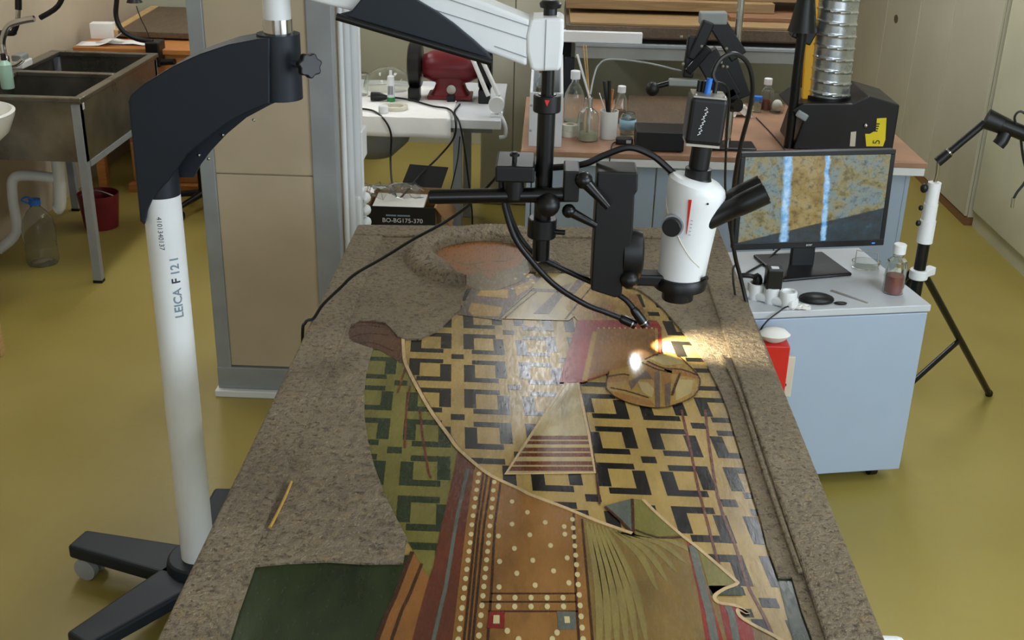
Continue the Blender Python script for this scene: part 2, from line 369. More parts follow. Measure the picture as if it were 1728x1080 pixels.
def layer(name, polys, lv, mat, clip=None, th=None, parent=None):
    """flat coats of paint: each polygon or ribbon is a part, a fraction of a millimetre proud of the coat below"""
    z1 = ZP+LH*lv; z0 = z1-(th or LH*1.0)
    for P in polys:
        mb = MB()
        if isinstance(P, Ribbon):
            L, R = P; n = len(L)
            vs = [(p.x, p.y, z1) for p in R]+[(p.x, p.y, z1) for p in L]+[(p.x, p.y, z0) for p in R]+[(p.x, p.y, z0) for p in L]
            fs = []
            for i in range(n-1): fs += [(i, i+1, n+i+1, n+i), (2*n+i, 2*n+i+1, i+1, i), (n+i, n+i+1, 3*n+i+1, 3*n+i)]
            mb.add(vs, fs)
        else:
            Q = [P]
            if clip and not all(inpoly(p, clip[0]) for p in P):
                Q = []
                for s in tris(P):
                    for t in clip[1]:
                        r = clipconv(s, t)
                        if r and abs(area2(r)) > 2e-7: Q.append(r)
                if sum(abs(area2(q)) for q in Q) < 4e-5: continue
            for q in Q:
                if area2(q) < 0: q = q[::-1]
                mb.extr([(x, y, z0) for x, y in q], (0, 0, z1-z0))
        if mb.v: mb.build(name, PM[mat], parent or icon)
def stroke(pts, w, k=5, px=True, off=(0, 0)):
    """one ribbon along a line; w in panel metres"""
    P = pp(pts) if px else pts
    P = [Vector((x+off[0], y+off[1], 0)) for x, y in P]; P = spline(P, k) if k > 1 else P
    L = []; R = []
    for i, p in enumerate(P):
        d = (P[min(i+1, len(P)-1)]-P[max(i-1, 0)]).normalized(); n = Vector((-d.y, d.x, 0))
        ww = (w(i/(len(P)-1)) if callable(w) else w)/2; L.append(p+n*ww); R.append(p-n*ww)
    return [Ribbon((L, R))]
def disc(c, rx, ry, n=10): return [(c[0]+rx*math.cos(2*math.pi*i/n), c[1]+ry*math.sin(2*math.pi*i/n)) for i in range(n)]
LOW = 1400
HOLE = [(589.6, 573.7), (588, 562), (592, 550), (606, 542), (634, 543), (651, 546), (660, 555), (671, 569), (684, 573), (708, 573), (723, 566), (738, 559), (754, 544), (765, 533), (777, 522),
        (779, 506), (788, 485.5), (775, 465), (760, 452), (743, 441), (736, 430), (740, 422), (756, 415), (790, 409), (817, 407), (841, 408), (864, 413), (880, 420), (889, 432), (892, 447), (894, 458),
        (919, 459), (949, 460), (980, 463), (1020, 471), (1053, 482), (1078, 490), (1093, 500), (1117, 520), (1136, 542), (1160, 570), (1173, 588), (1190, 611), (1203, 637), (1216, 663), (1228, 693), (1239, 732), (1253, 777), (1264, 815), (1271, 840),
        (1285, 885), (1294, 923), (1313, 975), (1336, 976), (1352, 1032), (1370, 1080), (1395, 1140), (1466, LOW), (255, LOW), (345, 1200), (389, 1080), (405, 1029), (431, 956), (484, 951), (551, 948), (618, 952), (680, 951), (685, 921), (688, 911),
        (669, 876), (650, 838), (631, 786), (621, 745), (615, 705), (615, 660), (618, 630), (624, 606), (629, 590), (597, 579)]
PY_MIN = 1.06
holeW = pp(HOLE)
holeW = [(x, max(y, PY_MIN)) for x, y in holeW]
# coat 1: robe ground
layer('robe_ground', [[(-.5, PY_MIN), (.5, PY_MIN), (.5, 3.2), (.3, 3.3), (-.3, 3.3), (-.5, 3.0)]], 1, 'cream')
# the woven angle pattern: a lattice fitted on the panel
def node(i, j): return (-.183+.1365*i+.0125*j, 2.467-.160*j)
def cellpt(i, j, u, v): return node(i+u, j+v)
def marks(cells):
    R = []
    for (i, j) in cells:
        for (ci, cj) in ((0, 0), (1, 0), (0, 1), (1, 1)):
            if (i+ci+j+cj) % 2: continue
            su = 1 if ci == 0 else -1; sv = 1 if cj == 0 else -1
            R.append([cellpt(i, j, ci+su*a, cj+sv*c) for a, c in ((.115, .12), (.735, .12), (.735, .265), (.315, .265), (.315, .71), (.115, .71))])
        if (i+j) % 2:
            R.append([cellpt(i, j, a, c) for a, c in ((-.115, -.085), (.115, -.085), (.115, .085), (-.115, .085))])
    return R
def region(poly): return (poly, tris(poly))
ROBE = [p for p in pp([(600, 560)])]+holeW[8:53]+pp([(1336, 976), (1352, 1032), (1370, 1080), (1330, 1100), (1240, 1030), (1230, 985), (1150, 910), (1067, 905), (950, 862), (800, 790), (740, 715), (690, 630), (676, 575)])
layer('angle_mark', marks([(i, j) for i in range(-2, 7) for j in range(-5, 9)]), 2, 'black', region(ROBE))
layer('fold_line', stroke([(1150, 690), (1166, 760), (1178, 820), (1194, 880), (1210, 940), (1224, 975)], .0055)+stroke([(1190, 690), (1200, 770), (1215, 850), (1243, 925), (1262, 985), (1280, 1020), (1300, 1060), (1320, 1110)], .006), 3, 'maroon')
# green-shaded lining at the left
SEAM = [(680, 570), (681, 590), (683, 609), (690, 626), (701, 648), (717, 677), (732, 701), (757, 735), (772, 755.5), (802, 783), (831, 804), (874, 824), (896, 835), (954, 857), (1010, 880), (1067, 900)]
GREEN = [(600, 560), (680, 572)]+SEAM[1:9]+[(767, 789), (759, 818), (754, 848), (742, 898), (732, 956), (724, 974), (696, 926), (675, 891), (640, 860), (590, 760), (590, 600)]
layer('lining_ground', [pp(GREEN)], 3, 'olive')
GR2 = pp(SEAM[:9]+[(767, 789), (759, 818), (754, 848), (742, 898), (732, 956), (724, 974)])+holeW[-11:-1]
layer('lining_angle_mark', marks([(i, j) for i in range(-3, 1) for j in range(-2, 7)]), 4, 'dgreen', region(GR2))
layer('lining_fold_line', stroke([(687, 612), (678, 640), (671, 662)], .005)+stroke([(692, 650), (686, 690), (683, 755)], .005)+stroke([(708, 690), (714, 740), (722, 790), (727, 806)], .005), 5, 'maroon')
# lower garments
layer('ground_field', [pp([(400, 935), (700, 935), (690, 960), (640, 1080), (520, LOW), (255, LOW), (360, 1100)])], 3, 'field')
layer('orange_drape', [pp([(696, 930), (724, 974), (706, 1037), (694, 1085), (600, LOW), (545, LOW), (634, 1085), (666, 1007), (687, 952)])], 5, 'orange')
layer('orange_drape_line', stroke([(712, 950), (690, 1005), (662, 1075), (580, LOW)], .006, 2)+stroke([(696, 930), (687, 952), (666, 1007), (634, 1085), (545, LOW)], .008, 2), 6, 'brownd')
layer('under_robe', [pp([(773, 757), (802, 783), (800, 790), (789, 885), (763, 1080), (700, LOW), (600, LOW), (694, 1085), (706, 1037), (724, 974), (731, 956), (742, 898), (754, 848), (767, 789)])], 5, 'maroon')
layer('under_robe_line', stroke([(790, 790), (776, 850), (768, 890), (752, 990), (731, 1080), (672, LOW)], .007, 2), 6, 'grey')
EPI = [(802, 783), (831, 804), (874, 824), (896, 835), (954, 857), (981, 869), (983, 890), (1000, 1080), (1028, LOW), (700, LOW), (763, 1080), (787, 880)]
layer('stole_ground', [pp(EPI)], 6, 'brown')
layer('stole_line', sum([stroke(s, .0045, 1) for s in ([(816, 797), (803, 885), (783, 1080), (735, LOW)], [(822, 800), (809, 885), (791, 1080), (747, LOW)], [(829, 806), (817, 885), (798, 1080), (760, LOW)], [(845, 812), (835, 885), (829, 1000), (823, 1080), (795, LOW)], [(968, 866), (972, 1000), (977, 1080), (990, LOW)],
      [(829, 1001), (972, 1001)], [(812, 1015), (973, 1015)], [(824, 1031), (975, 1031)], [(982, 875), (992, 985), (1000, 1080), (1028, LOW)])], []), 7, 'brownd')
pl = []
def prow(a, b_, n):
    A = pp([a])[0]; B = pp([b_])[0]
    for i in range(n): pl.append((A[0]+(B[0]-A[0])*i/(n-1), A[1]+(B[1]-A[1])*i/(n-1)))
prow((808, 799), (796, 885), 7); prow((795, 901), (773, 1079), 12); prow((770, 1098), (735, 1330), 10); prow((834, 813), (825, 903), 7); prow((824, 916), (808, 1072), 11); prow((806, 1090), (790, 1330), 10); prow((966, 876), (984, 1078), 13); prow((986, 1095), (1004, 1330), 10)
prow((842, 1008), (950, 1008), 5); prow((841, 1023), (951, 1023), 5)
pl += pp([(864, 846), (890, 864), (864, 884), (920, 881), (894, 902), (868, 925), (929, 920), (899, 945), (843, 947), (957, 941), (872, 967), (934, 963), (903, 987), (842, 990), (960, 983), (841, 904), (953, 901), (856, 1064), (940, 1067), (875, 1078), (932, 1078), (952, 888)])
layer('pearl', [disc(c, .0047, .0078) for c in pl], 8, 'pearl', th=.0012)
layer('stole_red_stone', [pp([(826, 1031), (852, 1032), (851, 1060), (821, 1059)])], 8, 'red', th=.001)
layer('stole_green_stone', [pp([(940, 1031), (971, 1032), (972, 1062), (942, 1062)])], 8, 'grey', th=.001)
layer('stole_stone_heart', [pp([(833, 1038), (843, 1038), (843, 1052), (832, 1052)]), pp([(952, 1040), (961, 1040), (962, 1051), (953, 1051)])], 9, 'pearl')
DR = [(981, 869), (1010, 880), (1067, 900), (1085, 844), (1110, 868), (1150, 903), (1177, 925), (1236, 975), (1243, 985), (1224, 994), (1206, 1008), (1214, 1018), (1244, 1023), (1250, 1040), (1300, 1070), (1340, 1100), (1400, LOW), (1028, LOW), (1000, 1080), (983, 890)]
layer('drapery', [pp(DR)], 6, 'drap')
rays = []
for k in range(11):
    a = k/10; e = (1010+a*165, 1085-a*150 if a > .5 else 1130-a*80); s0 = (990+a*65, 880+a*20)
    rays += stroke([s0, ((s0[0]+e[0])/2+10, (s0[1]+e[1])/2-8), e], lambda t: .004+.010*math.sin(math.pi*t), 4)
layer('drapery_ray', rays, 7, 'ray')
layer('drapery_red_stripe', [pp([(1158, 911), (1172, 921), (1222, 1085), (1275, LOW), (1200, LOW), (1192, 1085), (1178, 1000)])], 7, 'red')
layer('drapery_grey_stripe', stroke([(1168, 920), (1188, 1000), (1206, 1080), (1245, LOW)], .014, 2)+stroke([(1228, 1022), (1243, 1080), (1270, LOW)], .012, 2), 8, 'grey')
layer('drapery_olive_gore', [pp([(1178, 926), (1236, 975), (1243, 985), (1224, 994), (1206, 1007), (1196, 990)])], 8, 'olive')
layer('drapery_olive_dark', [pp([(1196, 988), (1250, 988), (1254, 1004), (1200, 1004)])], 8, 'dgreen')
layer('drapery_red_side', [pp([(1214, 1020), (1244, 1025), (1252, 1042), (1270, 1060), (1275, 1090), (1320, LOW), (1275, LOW), (1228, 1085)])], 7, 'red')
layer('drapery_corner', [pp([(1021, 853), (1067, 841), (1086, 844), (1110, 868), (1150, 903), (1090, 906), (1067, 900)])], 8, 'olive')
layer('drapery_corner_shade', [pp([(1021, 853), (1066, 842), (1067, 898), (1040, 872)])], 9, 'grey')
layer('drapery_corner_line', stroke([(1067, 842), (1069, 903)], .006, 1)+stroke([(1021, 855), (1045, 876), (1070, 903)], .006, 2)+stroke([(1072, 894), (1110, 907), (1150, 906)], .005, 2), 10, 'brownd')
layer('robe_hem', stroke(SEAM, .0085, 4)+stroke([(1085, 843), (1110, 868), (1150, 903), (1177, 924), (1236, 975), (1243, 985), (1222, 994), (1206, 1006), (1213, 1017), (1241, 1022), (1262, 1035), (1246, 1028), (1249, 1040), (1272, 1055), (1310, 1075), (1345, 1100)], .007, 4), 11, 'trim', th=.0016)
layer('robe_hem_shadow_line', stroke(SEAM[3:], .005, 4, off=(.006, -.005)), 10, 'brownd')
# left hand
layer('raised_hand', [pp([(585, 575), (588, 558), (597, 545), (620, 538), (655, 540), (668, 560), (684, 575), (684, 608), (676, 612), (662, 602), (640, 590), (600, 582)])], 6, 'hand')
layer('raised_hand_line', stroke([(590, 553), (615, 548), (650, 552)], .006, 3)+stroke([(592, 568), (620, 562), (655, 565)], .005, 3)+stroke([(600, 578), (630, 578), (665, 592)], .005, 3), 7, 'brownd')
# head, neck, stole bands, book, cloth
layer('neck', [pp([(772, 530), (800, 478), (880, 470), (925, 456), (918, 480), (845, 540)])], 5, 'purple')
layer('neck_patch', [pp([(804, 498), (812, 488), (858, 488), (857, 503)]), pp([(790, 524), (796, 510), (848, 518), (843, 533), (800, 533)]), pp([(868, 484), (900, 470), (905, 478), (872, 500)])], 6, 'gold')
layer('face', [pp([(728, 432), (740, 415), (790, 402), (845, 402), (900, 425), (898, 455), (872, 478), (838, 488), (805, 488), (785, 482), (765, 458)])], 6, 'skin')
layer('beard', [pp([(782, 478), (790, 462), (812, 458), (826, 470), (850, 452), (874, 448), (890, 430), (899, 446), (880, 474), (840, 489), (805, 489)])], 7, 'hair')
layer('brow_line', stroke([(770, 441), (790, 446), (815, 441)], .008, 3)+stroke([(832, 440), (852, 440), (866, 434)], .008, 3)+stroke([(800, 446), (812, 455), (826, 456)], .006, 3), 7, 'hair')
layer('pearl', [disc(c, .005, .008) for c in pp([(885, 462), (891, 467), (896, 472), (900, 477), (865, 487), (876, 486), (888, 484), (870, 470)])], 8, 'pearl')
OMO = [(841, 537), (870, 510), (899, 484), (918, 461), (956, 461), (1040, 474), (1052, 484), (1020, 500), (985, 520), (960, 540), (950, 540)]
layer('shoulder_band', [pp(OMO)], 6, 'omo')
layer('shoulder_band_stripe', [pp([(900, 529), (927, 529), (966, 476), (949, 482)]), pp([(895, 486), (940, 488), (942, 493), (893, 491)]), pp([(978, 466), (996, 466), (965, 500), (952, 500)])], 7, 'purple')
layer('shoulder_band_line', stroke([(843, 537), (872, 511), (901, 486)], .004, 2)+stroke([(851, 537), (880, 512), (905, 492)], .004, 2)+stroke([(954, 538), (985, 500), (1010, 470)], .005, 2), 8, 'brownd')
layer('shoulder_gold', [pp([(965, 500), (1000, 470), (1045, 478), (1060, 490), (1100, 540), (975, 540), (955, 520)])], 7, 'cloth')
layer('shoulder_gold_mark', [pp([(1057, 496), (1074, 496), (1090, 530), (1066, 520)]), pp([(1000, 520), (1040, 512), (1036, 530), (1000, 538)])], 8, 'brown')
layer('hanging_band', [pp([(955, 645), (975, 645), (994, 735), (1004, 797), (853, 799), (895, 735)])], 6, 'omo')
st = []
for (ya, yb) in ((735, 741), (744, 749), (755, 761), (764, 770), (778, 784), (787, 794)):
    fl = lambda y: 895+(y-735)*(853-895)/64+3; fr = lambda y: 994+(y-735)*10/62-2
    st.append(pp([(fl(ya), ya), (fr(ya), ya), (fr(yb), yb), (fl(yb), yb)]))
layer('hanging_band_stripe', st, 7, 'maroon')
layer('hanging_band_edge', stroke([(955, 645), (895, 735), (853, 799), (1004, 797), (994, 735), (975, 645)], .006, 1)+stroke([(962, 652), (918, 730)], .003, 1), 8, 'trim', th=.0012)
layer('hanging_band_shadow', stroke([(977, 645), (996, 735), (1007, 800), (1012, 850)], .005, 1), 7, 'brownd')
layer('book_edge', [pp([(975, 540), (1108, 541), (1116, 552), (1116, 598), (1098, 604), (985, 645), (944, 645), (960, 588)])], 9, 'red')
layer('book_cover', [pp([(1008, 555), (1104, 555), (1104, 602), (1072, 612), (1040, 625), (992, 640), (1000, 590)])], 10, 'brown')
layer('book_gilding', [pp([(1000, 560), (1008, 560), (991, 643), (982, 643)]), pp([(1105, 554), (1110, 554), (1110, 600), (1105, 600)])], 11, 'gold')
layer('pearl', [disc(c, .003, .005, 8) for c in pp([(1010+9*i, 554) for i in range(11)])], 12, 'pearl')
layer('veiled_hand', [pp([(1088, 607), (1112, 597), (1138, 598), (1158, 613), (1174, 626), (1181, 640), (1178, 656), (1172, 668), (1140, 683), (1110, 689), (1071, 683), (1040, 671), (1023, 655), (1025, 640), (1028, 627), (1053, 620)])], 11, 'cloth')
layer('veiled_hand_shade', [pp([(1090, 612), (1108, 618), (1112, 650), (1100, 640), (1088, 628)]), pp([(1116, 622), (1134, 626), (1132, 650), (1122, 668), (1117, 650)]), pp([(1028, 634), (1060, 636), (1062, 642), (1026, 646)]), pp([(1120, 620), (1178, 632), (1180, 640), (1122, 628)]), pp([(1030, 660), (1096, 676), (1108, 686), (1070, 681), (1042, 671)])], 12, 'brown')
layer('veiled_hand_light', [pp([(1096, 606), (1114, 600), (1138, 601), (1154, 614), (1120, 617)]), pp([(1076, 644), (1094, 646), (1104, 658), (1100, 672), (1084, 662)]), pp([(1140, 640), (1170, 642), (1166, 664), (1140, 676)])], 12, 'omo')
layer('veiled_hand_stripe', [pp([(1104, 630), (1113, 625), (1114, 688), (1106, 688)]), pp([(1122, 650), (1132, 645), (1131, 684), (1123, 685)]), pp([(1060, 645), (1078, 636), (1090, 625), (1102, 640), (1080, 640), (1066, 658)])], 13, 'purple')
layer('veiled_hand_fold', stroke([(1092, 610), (1120, 622), (1150, 624), (1178, 634)], .006, 3)+stroke([(1026, 636), (1050, 632), (1062, 634)], .006, 3)+stroke([(1030, 655), (1056, 660), (1095, 672)], .005, 3)+stroke([(1148, 630), (1140, 650), (1134, 668)], .006, 3)+stroke([(1084, 612), (1104, 622), (1125, 628)], .005, 3)+stroke([(1088, 607), (1112, 597), (1138, 598), (1158, 613), (1181, 640), (1172, 668), (1140, 683), (1110, 689), (1071, 683), (1040, 671), (1023, 655), (1028, 627)], .003, 3), 14, 'brownd')
layer('right_edge_band', [pp([(1313, 976), (1336, 976), (1352, 1032), (1372, 1085), (1466, LOW), (1430, LOW), (1340, 1085)])], 4, 'dgreen')
# tarnished metal cover with the figure cut out of it
zc = ZP+.0058
outer = [(-.505, PY_MIN-.01), (.505, PY_MIN-.01), (.505, 3.575), (-.505, 3.50)]
hw = holeW
loops = [[Vector((x, y, 0)) for x, y in outer], [Vector((x, y, 0)) for x, y in hw]]
tl = geometry.tessellate_polygon(loops); allp = outer+hw
mb = MB(); fs = []
for t in tl:
    a = area2([allp[i] for i in t]); fs.append(list(t) if a > 0 else list(t)[::-1])
no = len(outer); nh = len(hw); vs = [(x, y, zc) for x, y in allp]+[(x, y, ZP) for x, y in hw]
sgn = area2(hw)
for i in range(nh):
    q = [no+i, no+(i+1) % nh, no+nh+(i+1) % nh, no+nh+i]; fs.append(q if sgn > 0 else q[::-1])
mb.add(vs, fs); mb.build('metal_cover', MAT['basma'], icon)
# borders standing above the middle field
def rail(name, quad, z1=.8635):
    MB().extr([(x, y, .848) for x, y in quad], (0, 0, z1-.848)).build(name, MAT['basma'], icon, bev=.008, seg=3)
rail('border_strip', [(-.6, NEAR+.1), (-.5, NEAR+.1), (-.5, 3.49), (-.6, FARL-.10)])
rail('border_strip', [(.5, NEAR+.1), (.6, NEAR+.1), (.6, FARR-.10), (.5, 3.57)])
rail('border_strip', [(-.6, FARL-.098), (-.5, 3.492), (.5, 3.572), (.6, FARR-.098), (.6, FARR), (-.6, FARL)])
rail('border_strip', [(-.6, NEAR), (.6, NEAR), (.6, NEAR+.098), (-.6, NEAR+.098)])
# narrow ridge strips of the cover beside the right and left borders
MB().tube([(x, y, zc+.001) for x, y in pp([(1218, 604), (1240, 648), (1262, 710), (1292, 806), (1330, 915), (1350, 972)])], .006, 8, 4).build('edge_ridge', MAT['basma'], icon, smooth=True)
MB().tube([(x, y, zc+.001) for x, y in pp([(584, 556), (566, 604), (533, 676), (490, 778), (440, 900)])], .006, 8, 4).build('edge_ridge', MAT['basma'], icon, smooth=True)
MB().tube([(x, y, zc+.004) for x, y in pp([(492, 818), (484, 838), (470, 868), (456, 895)])], .003, 8, 3).build('gilt_nick', PM['gold'], icon, smooth=True)
# halo
def resamp(P, n):
    P = spline([Vector((x, y, 0)) for x, y in pp(P)], 6); L = [0]
    for i in range(1, len(P)): L.append(L[-1]+(P[i]-P[i-1]).length)
    out = []
    for k in range(n):
        t = L[-1]*k/(n-1); i = max(j for j in range(len(L)) if L[j] <= t+1e-9); i = min(i, len(P)-2)
        u = (t-L[i])/max(1e-9, L[i+1]-L[i]); out.append(P[i].lerp(P[i+1], u))
    return out
HO = resamp([(950, 455), (944, 430), (925, 404), (895, 392), (850, 388), (800, 389), (735, 400), (697, 415), (681, 433), (687, 451), (710, 466), (748, 477), (786, 484)], 140)
HI = resamp([(897, 458), (893, 440), (880, 420), (864, 413), (841, 408), (817, 407), (790, 409), (756, 415), (740, 422), (736, 430), (743, 441), (764, 454), (787, 483)], 140)
rows = []
for k in range(140):
    row = []
    for s in range(9):
        t = s/8; p = HO[k].lerp(HI[k], t)
        h = .034*math.sin(math.pi*t)**.55*(1+.045*(1 if k % 2 else -1)) if 0 < s < 8 else 0
        row.append((p.x, p.y, zc-.001+h))
    rows.append(row)
ho = MB().grid(rows)
ho.build('halo', MAT['halo'], icon, smooth=True)
# ================================================================= FLOOR STAND WITH MICROSCOPE
SX, SY = -.943, 2.72
stand = thing('microscope_floor_stand', (SX, SY, 0), 'tall white floor stand column with navy elbow carrying the microscope arm', 'microscope stand')
b = MB().cyl((SX, SY, .07), (SX, SY, .15), .10, .085, n=24)
b.build('hub', MAT['navy'], stand, smooth=True, bev=.006)
for a in (165, 237, 309, 21, 93):
    d = Vector((math.cos(math.radians(a)), math.sin(math.radians(a)), 0)); n = Vector((-d.y, d.x, 0)); c = Vector((SX, SY, 0))
    L = .41
    prof = [c+n*.075+d*.03, c+n*.045+d*L, c-n*.045+d*L, c-n*.075+d*.03]
    lg = MB().extr([(p.x, p.y, .075) for p in prof], (0, 0, .045)).build('base_leg', MAT['navy'], stand, bev=.010, seg=3)
    e = c+d*(L-.04)
    q = MB(); q.cyl(e+n*.014+Vector((0, 0, .035)), e+n*.036+Vector((0, 0, .035)), .035, n=16); q.cyl(e-n*.014+Vector((0, 0, .035)), e-n*.036+Vector((0, 0, .035)), .035, n=16)
    q.cyl(e+Vector((0, 0, .035)), e+Vector((0, 0, .078)), .012, n=10); q.cyl(e+n*.03+Vector((0, 0, .035)), e-n*.03+Vector((0, 0, .035)), .01, n=10)
    q.build('caster', MAT['greymet'], lg, smooth=True)
MB().cyl((SX, SY, .14), (SX, SY, 1.235), .0465, n=40).build('column', MAT['whiteplast'], stand, smooth=True)
def colwrap(ang0, z0, R=.0469):
    def w(x, y):           # text x runs up the column, y runs round it
        a = ang0-y/R
        return Vector((SX+R*math.cos(a), SY+R*math.sin(a), z0+x))
    return w
ZL = Y(306, 536, 2.685).z
# reads upward, tops of the letters to the left
text_mb('LEICA', .031, None, (1, 0, 0), (0, 1, 0), bold=.022, wrap=colwrap(math.radians(-40), ZL)).build('maker_lettering', MAT['textgrey'], stand)
text_mb('F', .031, None, (1, 0, 0), (0, 1, 0), bold=.022, wrap=colwrap(math.radians(-40), ZL+.0945)).build('maker_lettering', MAT['textdark'], stand)
text_mb('12 I', .031, None, (1, 0, 0), (0, 1, 0), bold=.022, wrap=colwrap(math.radians(-40), ZL+.1165)).build('maker_lettering', MAT['textgrey'], stand)
def colwrap2(ang0, z0, R=.0469):
    def w(x, y):
        a = ang0+y/R
        return Vector((SX+R*math.cos(a), SY+R*math.sin(a), z0-x))
    return w
text_mb('4101340137', .0175, None, (1, 0, 0), (0, 1, 0), wrap=colwrap2(math.radians(-92), Y(268, 366, 2.674).z)).build('handwritten_number', MAT['textdark'], stand)
YF = 2.665
ELB = [(217, 172), (221, 160), (244, 141), (293, 111), (337, 91), (385, 75), (433, 66), (434, 58), (501, 57), (506, 162), (470, 174), (441, 187), (400, 212), (365, 243), (335, 275), (318, 298), (308, 318), (285, 318), (268, 326), (256, 339), (248, 356), (243, 381), (237, 374)]
TOPC = [(243, 381), (237, 374), (217, 172), (221, 160), (244, 141), (293, 111), (337, 91), (385, 75), (433, 66), (455, 64)]
BACKC = [(455, 186), (441, 192), (400, 214), (365, 243), (335, 275), (318, 298), (308, 318), (285, 318), (268, 326), (256, 339), (248, 356)]
FRONTC = [(455, 176), (441, 180), (405, 196), (378, 212), (346, 236), (314, 262), (297, 288), (284, 306), (268, 322), (256, 338), (248, 356)]
elb = MB().extr([Y(x, y, YF) for x, y in TOPC+FRONTC], (0, .014, 0)).build('elbow_bracket', MAT['navy'], stand, bev=.004, seg=3)
bk_ = [Y(x, y, YF)+Vector((0, .094, 0)) for x, y in TOPC+BACKC]
MB().extr(bk_, (0, .016, 0)).build('elbow_back_plate', MAT['navy'], elb)
tc_ = [Y(x, y, YF+.001) for x, y in TOPC[1:]]; cen = Vector((-.8, YF, 1.38)); inn = [p+(cen-p).normalized()*.012 for p in tc_]
sh = MB()
for i in range(len(tc_)-1): sh.extr([tc_[i], tc_[i+1], inn[i+1], inn[i]], (0, .108, 0))
sh.build('elbow_shell', MAT['navy'], elb)
MB().cyl((-.6275, SY, 1.475), (-.6275, SY, 1.628), .0505, n=36).build('elbow_socket', MAT['navy'], elb, smooth=True)
MB().cyl((SX, SY, 1.225), (SX, SY, 1.29), .0475, n=32).build('column_cap', MAT['navy'], elb, smooth=True)
for (x, y) in ((428, 203), (376, 228), (336, 262), (352, 268)):
    p = Y(x, y, YF+.092); MB().sph(p, .0045, 8).build('screw', MAT['chrome'], elb, smooth=True)
pc = Vector((-.6275, SY, 0))
MB().cyl(pc+Vector((0, 0, 1.625)), pc+Vector((0, 0, 1.662)), .0345, n=28).build('chrome_collar', MAT['chrome'], stand, smooth=True)
MB().cyl(pc+Vector((0, 0, 1.66)), pc+Vector((0, 0, 1.84)), .0325, n=28).build('upper_post', MAT['whiteplast'], stand, smooth=True)
k0 = Y(493, 107, 2.70); k1 = Y(520, 110, 2.655); kd = (k1-k0).normalized()
MB().cyl(k0-kd*.03, k1, .009, n=14).build('knob_shaft', MAT['chrome'], stand, smooth=True)
def star_knob(c, d, r, th):
    d = d.normalized(); u = d.orthogonal().normalized(); w = d.cross(u)
    pts = []
    for i in range(42):
        a = 2*math.pi*i/42; rr = r*(1+.10*math.cos(7*a)); pts.append(c+rr*(math.cos(a)*u+math.sin(a)*w))
    return MB().extr(pts, d*th)
star_knob(k1-kd*.004, Vector((.55, -.8, .1)), .027, .022).build('clamp_knob', MAT['blackplast'], stand, bev=.003)
# balanced arm
ARM = [(889, 113), (893, 60), (896, 35), (810, 0), (700, -38), (560, -88), (440, -128), (415, -110), (418, -50), (440, -25), (490, -8), (540, 6), (593, 19), (700, 51), (824, 89)]
arm = MB().extr([Y(x, y, 2.675) for x, y in ARM], (0, .09, 0)).build('spring_arm', MAT['whiteplast'], stand, bev=.008, seg=3)
for A, B_ in (((700, 6), (889, 66)), ((640, -40), (893, 44)), ((835, 78), (889, 97))):
    a = Y(*A, 2.674); c = Y(*B_, 2.674); MB().tube([a, c], .0012, 6).build('arm_groove', MAT['greymet'], arm)
pc2 = [(592, 20), (610, -2), (640, -22), (680, -14), (708, 4), (735, 20), (765, 41), (800, 70), (824, 92), (832, 103), (828, 108), (570, 30), (568, 26)]
pl2 = MB().extr([Y(x, y, 2.652) for x, y in pc2], (0, .024, 0)).build('arm_cover', MAT['navy'], stand, bev=.003)
MB().cyl(Y(568, 28, 2.648), Y(830, 105, 2.648), .0085, n=12).build('cover_rim', MAT['rubber'], pl2, smooth=True)
eb = MB().extr([Y(x, y, 2.672) for x, y in [(893, 34), (900, 31), (948, 30), (952, 36), (951, 75), (947, 116), (941, 120), (901, 121), (895, 116), (888, 90), (887, 60)]], (0, .096, 0)).build('arm_end_block', MAT['whiteplast'], stand, bev=.008, seg=3)
MB().cyl(Y(922, 33, 2.671), Y(919, 119, 2.671), .0009, n=6).build('seam', MAT['greymet'], eb)
bt = Vector((.008, SY, 0))
kb = MB(); kb.cyl(bt+Vector((0, 0, 1.67)), bt+Vector((0, 0, 1.705)), .016, n=14); kb.lathe([(.012, 0), (.024, .003), (.026, .012), (.020, .018), (.008, .020)], bt+Vector((0, 0, 1.702)), 18)
kb.build('top_knob', MAT['blackplast'], stand, smooth=True)
rod = MB().cyl(bt+Vector((0, 0, 1.50)), bt+Vector((0, 0, 1.565)), .0155, n=20); rod.cyl(bt+Vector((-.002, 0, 1.087)), bt+Vector((0, 0, 1.505)), .0215, n=24)
rod.build('hanging_rod', MAT['blackmet'], stand, smooth=True)
cl = MB().cyl(bt+Vector((0, .0, 1.462)), bt+Vector((0, 0, 1.503)), .033, n=24).build('stop_collar', MAT['blackplast'], stand, smooth=True, bev=.003)
MB().extr([bt+Vector(p) for p in ((-.006, -.034, 1.497), (.006, -.034, 1.497), (0, -.034, 1.482))], (0, .002, 0)).build('red_mark', MAT['red'], cl)
cl2 = MB().cyl(bt+Vector((-.002, 0, 1.146)), bt+Vector((-.001, 0, 1.196)), .036, n=24).build('lower_collar', MAT['blackplast'], stand, smooth=True, bev=.003)
MB().cyl(bt+Vector((.03, -.01, 1.164)), bt+Vector((.056, -.014, 1.164)), .007, n=12).build('collar_screw', MAT['blackplast'], cl2, smooth=True)
